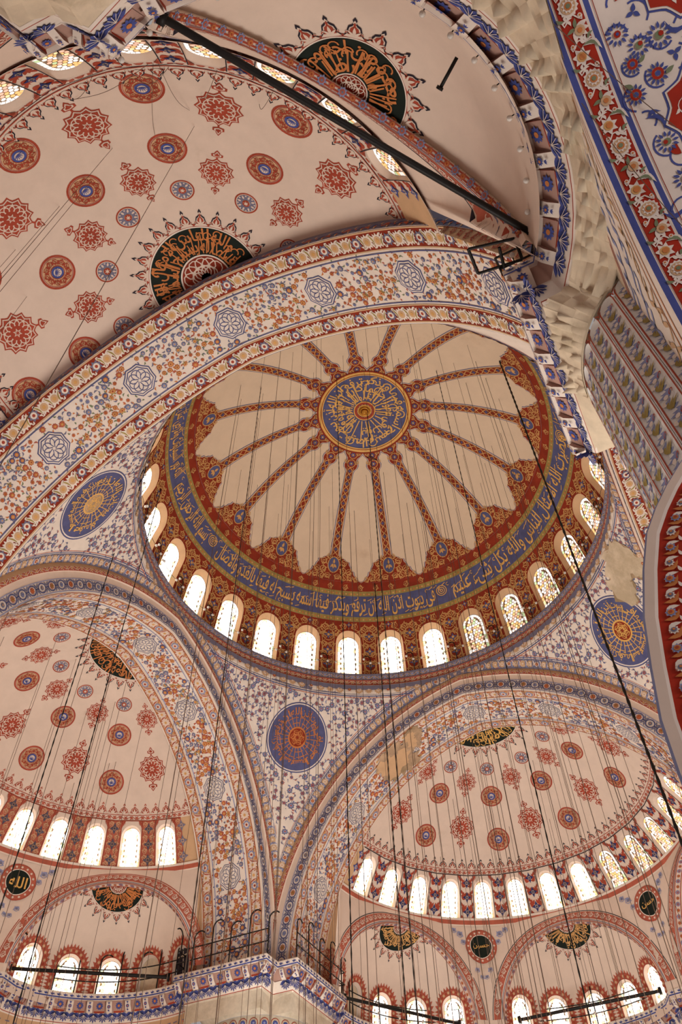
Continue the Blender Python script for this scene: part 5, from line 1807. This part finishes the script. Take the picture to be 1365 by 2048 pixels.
big = [flower(.155, 14, 'offwhite', 'green', 'offwhite', 'tan'), flower(.145, 9, 'offwhite', 'gold', 'orange', 'tan')]
for k in range(-6, 26):
    x = k * .37
    f_ = Motif()
    if k % 3 == 0: f_.star(0, 0, 14, .135, .16, 'offwhite', 2); f_.disc(0, 0, .115, 'tan', 3, 12); f_.star(0, 0, 10, .07, .1, 'offwhite', 4); f_.disc(0, 0, .06, 'orange', 5, 9); f_.disc(0, 0, .035, 'green', 6, 7)
    elif k % 3 == 1: f_.add(palmette(.16, 'offwhite', 'tan', 'orange', 'green'), rot=-.8)
    else:
        f_.star(0, 0, 7, .09, .15, 'offwhite', 2); f_.disc(0, 0, .075, 'gold', 3, 8); f_.disc(0, .01, .05, 'orange', 4, 7)
        f_.leaf(-.14, .06, .3, .09, 1.0, 'offwhite', 2, .3); f_.leaf(-.14, .06, .26, .05, 1.0, 'green', 3, .3)
    dv.put(f_, vf, x, .315 + .05 * sin(k * 2.1))
    s_ = Motif()
    sg = 1 if k % 2 else -1
    s_.stroke([(.185 + .06 * sin(t * 3), sg * (.15 * cos(t))) for t in np.linspace(0, PI, 8)], .022, 'offwhite', 2)
    for t in (.5, 1.7, 2.9, 4.2): s_.leaf(.185, sg * .09, .1, .045, t, 'offwhite', 2, .2)
    s_.leaf(.17, sg * .12, .13, .05, 2.2 * sg, 'green', 3, .2)
    s_.disc(.185, -sg * .12, .035, 'offwhite', 3, 6); s_.disc(.185, -sg * .12, .018, 'orange', 4, 5)
    dv.put(s_, vf, x, .315)
for k in range(-6, 26):
    e_ = Motif()
    dv.put(Motif().stroke([(0, 0), (.37, 0)], .012, 'deep_red', 2), vf, k * .37, .135)
    dv.put(Motif().stroke([(0, 0), (.37, 0)], .012, 'deep_red', 2), vf, k * .37, .665)
dv.build('blossom_border', root)
# white panel with blue flowers and red lobed medallions
dv = Deco()
ctr = []
for k in range(-1, 4):
    for x, y in ((3.95 - 1.75 * k * 1.0, 2.0 if k % 2 == 0 else 2.75),):
        ctr.append((x, y))
ctr = [(GR * (PI / 2 - rad(69.5)), 1.98), (GR * (PI / 2 - rad(51.5)), 1.78), (GR * (PI / 2 - rad(33)), 2.1), (GR * (PI / 2 - rad(85)), 1.9), (GR * (PI / 2 - rad(60)), 3.4), (GR * (PI / 2 - rad(42)), 3.5)]
lm_ = Motif()
o = lobed(10, .62, .10, 6, .3)
lm_.fan(o * 1.12, 'strong_blue', 1, 4); lm_.fan(o * 1.07, 'offwhite', 2, 4); lm_.fan(o * 1.02, 'bright_red', 3, 4)
for k in range(10):
    t = k * PI / 5
    lm_.add(scroll('offwhite', .055), .42 * cos(t), .42 * sin(t), t, .36, k % 2 == 0, 2)
lm_.ring(0, 0, .17, .2, 'offwhite', 5, 18); lm_.ring(0, 0, .13, .165, 'strong_blue', 5, 18); lm_.disc(0, 0, .13, 'bright_red', 4, 12)
for x, y in ctr: one('lobed_medallion', root, lm_, vf, x=x, y=y)
pts = scatter(9.5, 4.2, rnd, 11, lambda x, y: all((x - 1.0 - a_) ** 2 + (y + .78 - b_) ** 2 > .86 ** 2 for a_, b_ in ctr), mind=.27)
fls = []
for q in range(3):
    m_ = Motif()
    for k in range(12): m_.leaf(.07 * cos(k * PI / 6), .07 * sin(k * PI / 6), .075, .035, k * PI / 6, 'strong_blue', 2)
    if q == 0:
        m_.ring(0, 0, .04, .075, 'bright_red', 3, 12); m_.disc(0, 0, .035, 'strong_blue', 3, 7)
        m_.leaf(-.09, -.03, .13, .06, -1.9, 'green', 4)
    elif q == 1: m_.disc(0, 0, .045, 'bright_red', 3, 8); m_.disc(0, 0, .02, 'strong_blue', 4, 6)
    else: m_.disc(0, 0, .05, 'green', 3, 8); m_.disc(.01, .02, .03, 'bright_red', 4, 6)
    fls.append(m_)
for (x, y) in pts:
    X, Y = x - 1.0, y + .78
    r_ = rnd.uniform(0, 6.28)
    kind = rnd.random()
    q = Motif()
    if kind < .48: q.add(rnd.choice(fls), 0, 0, r_, rnd.uniform(.7, 1.15), dh=1)
    elif kind < .62:
        for t in (-.35, 0, .35): q.leaf(0, 0, .16, .035, r_ + t, 'bright_red', 2, .1)
    elif kind < .9: q.leaf(0, 0, .26, .06, r_, 'strong_blue', 2, .35); q.leaf(.02, .02, .16, .05, r_ + 1.1, 'strong_blue', 2, .3)
    else:
        for t in (0, 2.1, 4.2): q.leaf(0, 0, .09, .05, r_ + t, 'strong_blue', 2)
    q.stroke(spiral(.02, 0, rnd.uniform(.12, .17), r_, rnd.choice((-.42, .42)), 9, .8), .022, 'strong_blue', 1)
    dv.put(q, vf, X, Y, sc=1.35)
dv.build('flower_painting', root)
# small freestanding archway in front of the near pier
root = empty('archway', 'structure', 'small archway with pale rim and red floral band hiding the foot of the painted flutes')
XA = -15.4
oy = [(-9.0, 4.5), (-9.0, 6.0), (-9.03, 6.6), (-9.14, 7.24), (-9.28, 7.92), (-9.5, 8.62), (-9.72, 9.19), (-9.95, 9.56), (-10.2, 9.89), (-10.54, 10.27), (-11.0, 10.68), (-11.6, 11.05), (-12.2, 11.3)]
oy = np.array(oy + [(-24.4 - y, z) for y, z in oy[::-1][1:]])
cA = np.array([-12.2, 7.2])
def inset(d):
    T = np.gradient(oy, axis=0); T /= np.linalg.norm(T, axis=1)[:, None]
    N = np.stack([T[:, 1], -T[:, 0]], 1)
    N *= np.sign(((cA - oy) * N).sum(1))[:, None]
    Q = oy + N * d
    return Q
mb = MB()
to3 = lambda Q, x: np.stack([np.full(len(Q), x), Q[:, 0], Q[:, 1]], 1)
for d0_, x0_, d1_, x1_, mt in ((0, XA + .06, 0, XA, 'offwhite'), (0, XA, .03, XA - .03, 'light_blue'), (.03, XA - .03, .14, XA - .03, 'cream'), (.14, XA - .03, .17, XA, 'offwhite'), (.17, XA, .46, XA + .005, 'bright_red'), (.46, XA + .005, .52, XA, 'offwhite'), (.52, XA, .72, XA + .35, 'deep_red')):
    mb.grid(np.stack([to3(inset(d0_), x0_), to3(inset(d1_), x1_)]), mt)
mb.grid(np.stack([to3(inset(.72), XA + .35), to3(np.repeat(cA[None], len(oy), 0), XA + .35)]), 'bright_red')
mb.build('archivolt', root)
dv = Deco(); Qm = inset(.315)
sg_ = np.linalg.norm(np.diff(Qm, axis=0), axis=1); cm2 = np.concatenate([[0], np.cumsum(sg_)])
for k in range(int(cm2[-1] / .25)):
    q0 = (k + .5) * .25
    p0 = np.array([np.interp(q0, cm2, Qm[:, j]) for j in (0, 1)]); p1 = np.array([np.interp(q0 + .05, cm2, Qm[:, j]) for j in (0, 1)])
    tv = (p1 - p0) / np.linalg.norm(p1 - p0); nv = np.array([-tv[1], tv[0]])
    q = Motif()
    q.leaf(-.14, -.12, .34, .1, .8, 'orange', 2, .25); q.leaf(.16, .14, .3, .09, -2.3, 'offwhite', 2, .25); q.leaf(-.05, .12, .2, .07, 2.0, 'offwhite', 2, .3)
    q.add(flower(.1, 8, 'light_blue', 'orange', 'red') if k % 2 else flower(.09, 8, 'offwhite', 'slate', 'orange'), .0, 0.0, dh=2)
    dv.put(q, lambda x, y, h: np.stack([XA - .012 - h, p0[0] + tv[0] * x + nv[0] * y, p0[1] + tv[1] * x + nv[1] * y], 1), sc=.68)
dv.build('blossom_frieze', root)
# thin iron stays over the vault
for (t0, y0, t1, y1) in ((70.0, -11.42, 50.5, -12.5), (59.0, -11.42, 27.0, -12.3)):
    o = MB()
    o.tube([gp(rad(t0 + (t1 - t0) * k), GR - .1, y0 + (y1 - y0) * k) for k in np.linspace(0, 1, 8)], .007, 'wire', 5)
    ob = o.build('iron_stay')
    tag(ob, 'thin iron stay crossing the red blossom border, %s one' % ('upper' if t0 > 65 else 'lower'), 'stay', 'iron stays on the gallery vault')

# ------------------------------------------------------------------ ironwork: tie rods, railings, lamps, chains
ROT = {s: CFG[s]['ang'] for s in CFG}
def tie_rod(side, p, q, z, r, lab):
    ca, sa = cos(ROT[side]), sin(ROT[side])
    f = lambda v: np.array([ca * v[0] - sa * v[1], sa * v[0] + ca * v[1], z])
    root = empty('tie_rod', 'structure', lab, 'tie rod', 'iron tie rods of the exedrae')
    b = MB(); P_, Q_ = f(p), f(q)
    b.tube([P_ + (Q_ - P_) * k for k in np.linspace(0, 1, 6)], r, 'iron', 8); b.build('bar', root, True)
    for e in (P_, Q_):
        b = MB(); d = (Q_ - P_) / np.linalg.norm(Q_ - P_); s_ = np.cross(d, (0, 0, 1))
        b.box(e, d, .07, s_, r * 1.5, (0, 0, 1), r * 1.7, 'iron'); b.build('end_collar', root)
tie_rod('near', (15.90, 10.33), (22.53, 5.66), 18.3, .075, 'thick black tie rod crossing the near overhead exedra')
tie_rod('far', (16.4, 10.05), (22.3, 6.2), 18.3, .085, 'dark tie rod across the left-hand exedra of the far half-dome')
tie_rod('far', (23.4, 3.2), (23.4, -4.2), 18.3, .085, 'dark tie rod across the middle exedra of the far half-dome')
tie_rod('left', (16.4, -10.25), (22.3, -5.9), 18.3, .085, 'dark tie rod across the exedra left of the far pier')
tie_rod('left', (23.4, -3.6), (23.4, 3.6), 18.3, .085, 'dark tie rod across the middle exedra of the left half-dome')
def railing(side, i0, i1, lab, bulbs=True, step=1.15, hooks=False, off=.06, two=(.55, 1.1), r=.028, bstep=.62):
    P = CORN[side][i0:i1]
    sg = 1
    O = offset(P, .1)
    inner = np.linalg.norm(O[len(O) // 2]) < np.linalg.norm(P[len(P) // 2])
    d = off if not inner else -off
    P2 = offset(P, d)
    root = empty('railing', None, lab, 'railing')
    for h_ in two:
        b = MB(); b.tube([(x, y, Z0C + h_) for x, y in P2], r, 'iron', 6); b.build('rail', root)
    seg_ = np.linalg.norm(np.diff(P2, axis=0), axis=1); cm_ = np.concatenate([[0], np.cumsum(seg_)])
    ip = lambda q: np.array([np.interp(q, cm_, P2[:, 0]), np.interp(q, cm_, P2[:, 1])])
    cen = P2.mean(0)
    n = max(2, int(cm_[-1] / step))
    for k in range(n + 1):
        x, y = ip(cm_[-1] * k / n)
        b = MB()
        hgt = two[-1]
        pts = [(x, y, Z0C), (x, y, Z0C + hgt)]
        if hooks and k % 1 == 0:
            v = ip(min(cm_[-1], cm_[-1] * k / n + .2)) - ip(max(0, cm_[-1] * k / n - .2)); v /= np.linalg.norm(v)
            hh = 2.1 if k % 2 else 1.8
            pts = [(x, y, Z0C + z) for z in (0, .8, hh - .3)] + [(x + v[0] * .3 * (1 - cos(t)), y + v[1] * .3 * (1 - cos(t)), Z0C + hh - .3 + .3 * sin(t)) for t in np.linspace(.3, 2.4, 7)]
        b.tube(pts, .034 if hooks else .026, 'iron', 6); b.build('post', root)
    if bulbs:
        nb = int(cm_[-1] / bstep)
        sgn_ = 1 if not inner else -1
        for k in range(nb):
            q = cm_[-1] * (k + .5) / nb
            x, y = ip(q)
            v = ip(min(cm_[-1], q + .1)) - ip(max(0, q - .1)); v /= np.linalg.norm(v)
            nn = np.array([v[1], -v[0]])
            if np.dot(nn, np.array([x, y]) - offset(P2, .1 * sgn_)[min(len(P2) - 1, np.searchsorted(cm_, q))]) < 0: nn = -nn
            bx, by = x + nn[0] * .2, y + nn[1] * .2
            b = MB(); b.ball((bx, by, Z0C + two[0] - .04), .062, 'bulb_glass', 9, 6)
            b.tube([(x, y, Z0C + two[0]), (bx, by, Z0C + two[0] + .02)], .012, 'iron', 4)
            b.build('bulb', root, True)
    return root
RAIL_N = railing('near', 2, 29, 'double black rail hung with clear glass globes round the near exedra', True, 2.3, False, .1, (.35, 1.0))
railing('near', 29, 36, 'lamp rail on the angular pier nib overhead', True, 1.2, False, .1, (.35, 1.0))
railing('far', 0, 8, 'balustrade with hooked rods on the right face of the far pier', False, 1.0, True)
railing('left', 66, 92, 'balustrade with hooked rods on the left face of the far pier', False, 1.0, True)
railing('far', 9, 30, 'lamp rail round the left-hand exedra of the far half-dome', True, 2.0, True, bstep=1.3)
railing('far', 34, 58, 'lamp rail round the middle exedra of the far half-dome', True, 2.4, True, bstep=1.3)
railing('far', 62, 88, 'lamp rail round the right-hand exedra of the far half-dome', True, 2.4, True, bstep=1.3)
railing('left', 34, 62, 'lamp rail round the middle exedra of the left half-dome', True, 2.4, True, bstep=1.3)
# small arm and bracket on the near rail
for (px_, py_, lab) in ((-19.55, -10.2, 'short black lamp arm jutting in from the near exedra rail'), (-15.95, -9.9, 'black triangular lamp bracket at the corner of the near cornice')):
    root = RAIL_N
    b = MB()
    if 'short' in lab:
        b.box((px_ + .2, py_ + .28, Z0C + .7), (.58, .81, 0), .3, (-.81, .58, 0), .03, (0, 0, 1), .03, 'iron'); b.box((px_ + .36, py_ + .52, Z0C + .7), (-.81, .58, 0), .06, (.58, .81, 0), .03, (0, 0, 1), .05, 'iron'); b.build('lamp_arm', root)
    else:
        A_ = np.array([px_, py_ - .1, Z0C + .3]); B_ = A_ + [-.15, .95, .2]; D_ = A_ + [.45, .95, .2]
        for p_, q_ in ((A_, B_), (B_, D_), (A_ + [.5, 0, 0], D_), (A_ + [0.05, .35, .05], A_ + [.5, .4, .05]), (A_, A_ + [.5, 0, 0])):
            b = MB(); b.tube([p_, (p_ + q_) / 2, q_], .035, 'iron', 6); b.build('strut', root)
# lamp brackets on the ledge of the great dome
for k in range(28):
    a0 = k * 2 * PI / 28
    root = empty('lamp_bracket', None, 'hooked lamp bracket with glass globes between windows of the great dome, %s counting anticlockwise' % ordn[k], 'lamp bracket', 'lamp brackets of the great dome', (11.34 * cos(a0), 11.34 * sin(a0), 32.45))
    b = MB()
    R3 = np.array([[cos(a0), -sin(a0), 0], [sin(a0), cos(a0), 0], [0, 0, 1.]])
    tr = lambda L: [R3 @ np.array(p) for p in L]
    b.tube(tr([(0, 0, 0), (0, 0, .8), (0, 0, 1.2), (0, .08, 1.36), (0, .24, 1.42), (0, .36, 1.34), (0, .38, 1.22)]), .026, 'iron', 6); b.build('hook', root)
    b = MB(); b.tube(tr([(0, -1.25, .82), (0, 0, .86), (0, 1.25, .82)]), .012, 'iron', 4); b.build('wire', root)
    for (y, z) in ((.38, 1.12), (0, .82), (-.5, .8), (.62, .78)):
        b = MB(); b.ball(R3 @ np.array((-.05, y, z)), .075, 'bulb_glass', 8, 6); b.build('globe', root, True)

def ceil_z(x, y):
    r = math.hypot(x, y)
    if r < 11.2: return ZD + math.sqrt(RD ** 2 - r * r)
    if abs(x) < X1 and abs(y) < X1:
        return 30.0
    ax_, ay_ = (abs(x), abs(y)) if abs(x) > abs(y) else (abs(y), abs(x))
    if ax_ < X2: return 17.8 + math.sqrt(max(0, 12.21 ** 2 - (ay_ + 1.74) ** 2))
    cc = 14.74 if (x < 0 and abs(x) > abs(y)) else 13.9
    r = math.hypot(ax_ - cc, ay_)
    if r < 9: return 17.8 + (.374 if cc > 14 else 0) + math.sqrt(12.42 ** 2 - (r + 1.74) ** 2)
    return 18
rnd = random.Random(12)
CH = []
for k in range(16):
    for d_, j in ((4.3, .15), (6.6, -.16), (8.4, .1), (8.0, -.28)):
        a_ = PHR + (k + .5 + j * (1 if k % 2 else -1)) * PI / 8 + rnd.uniform(-.03, .03)
        r_ = RD * sin(d_ / RD)
        CH.append((r_ * cos(a_), r_ * sin(a_), .008 + .004 * (rnd.random() < .3)))
for s_, base in (('far', 0), ('left', PI / 2)):
    for k in range(17):
        rr_, aa_ = rnd.uniform(1.5, 8.3), rnd.uniform(-1.25, 1.25)
        x, y = 13.9 + rr_ * cos(aa_), rr_ * sin(aa_)
        if x < X2 + .2: x = X2 + .4
        CH.append((x * cos(base) - y * sin(base), x * sin(base) + y * cos(base), .010))
    for k in range(5):
        y = -8 + 4 * k + rnd.uniform(-1, 1); x = 13.0
        CH.append((x * cos(base) - y * sin(base), x * sin(base) + y * cos(base), .011))
zones = {'dome': 0, 'far': 0, 'left': 0}
for (x, y, r_) in CH:
    zt = ceil_z(x, y)
    b = MB(); b.tube([(x, y, 5.0), (x, y, (zt + 5) / 2), (x, y, zt + .02)], r_, 'wire', 5)
    o = b.build('hanging_wire')
    nm = 'dome' if math.hypot(x, y) < 11.3 else ('far' if x > abs(y) else 'left')
    tag(o, {'dome': 'thin lamp wire hanging straight down from the great dome', 'far': 'thin lamp wire hanging before the far half-dome', 'left': 'thin lamp wire hanging before the left half-dome'}[nm], 'wire',
        {'dome': 'lamp wires of the great dome', 'far': 'lamp wires of the far half-dome', 'left': 'lamp wires of the left half-dome'}[nm])
THICK = [((0.15, -.1), .016, 'knotted lamp chain hanging from the gilt boss of the great dome'), ((-5.07, 4.09), .020, 'heavy dark lamp chain hanging left of the centre medallion'),
         ((-2.87, .43), .018, 'dark chain dropping down the middle of the dome, clear of every rib'), ((-1.11, -4.99), .018, 'lamp chain crossing the right half of the lettered band'),
         ((-1.5, -8.43), .038, 'thickest black lamp cable, sweeping past the right pendentive roundel'), ((-4.83, 9.83), .020, 'beaded lamp chain before the inner flank of the left great arch'),
         ((8.79, 3.7), .026, 'heavy beaded lamp chain hanging before the stained patch of the far great arch'), ((-5.77, 10.68), .020, 'dark lamp chain before the gold-lettered fragment of the left half-dome')]
for (x, y), r_, lab in THICK:
    zt = ceil_z(x, y)
    b = MB()
    n = int((zt - 5) / .45) * 2 + 1
    zz = np.linspace(5.0, zt + .02, n)
    b.tube(np.stack([np.full(n, x), np.full(n, y), zz], 1), np.where(np.arange(n) % 2, r_ * 1.35, r_ * .75), 'iron', 6)
    oc = b.build('lamp_chain')
    tag(oc, lab, 'chain', 'heavy lamp chains')
    if 'boss' in lab:
        b = MB(); tri = [np.array(v) for v in ((x - .32, y + .1, 37.9), (x + .1, y - .32, 37.9), (x, y, 38.35))]
        for p_, q_ in ((0, 1), (1, 2), (2, 0)): b.tube([tri[p_], (tri[p_] + tri[q_]) / 2, tri[q_]], .02, 'iron', 5)
        b.build('lamp_holder', oc)
SN = Rev(-14.74, 0, PI, 12.42, 1.74, 18.174)
for k, (a0, z0, a1, z1) in enumerate([(25, 25.9, 18, 27.9), (26, 25.9, 30.5, 27.3), (24, 25.9, 5, 26.4), (38, 25.9, 34, 26.9), (50, 26.0, 48, 26.6), (12, 25.95, 3, 26.2), (28, 26.0, 20, 26.3)]):
    t_ = np.linspace(0, 1, 12)
    az, sz = rad(a0) + (rad(a1) - rad(a0)) * t_, SN.s_of(z0 + .374) + (SN.s_of(z1 + .374) - SN.s_of(z0 + .374)) * t_
    b = MB(); b.tube(SN(az, sz, .05 + .35 * np.sin(PI * t_)), .007, 'wire', 4)
    tag(b.build('stay_wire'), 'slack stay wire from a drum window to a painted medallion of the near half-dome', 'wire', 'stay wires of the near half-dome')
for k, (a0, z0) in enumerate([(-26, 28.0), (-44, 27.4), (-12, 28.2), (3, 27.9), (-60, 27.6), (31, 27.75), (-28, 26.4), (-44, 26.0)]):
    p_ = SN(np.array(rad(a0)), np.array(SN.s_of(z0 + .374)))
    b = MB(); b.tube([(p_[0], p_[1], 6.0), (p_[0], p_[1], 15.0), (p_[0], p_[1], p_[2] - .02)], .007, 'wire', 5)
    tag(b.build('hanging_wire'), 'thin lamp wire hanging from a painted medallion of the near half-dome', 'wire', 'lamp wires of the near half-dome')
floor = MB()
floor.grid(np.array([[(x, y, 0.0) for y in np.linspace(-45, 45, 4)] for x in np.linspace(-45, 45, 4)]), 'carpet')
o = floor.build('floor'); o['kind'] = 'structure'; o['label'] = 'red carpeted floor of the prayer hall'
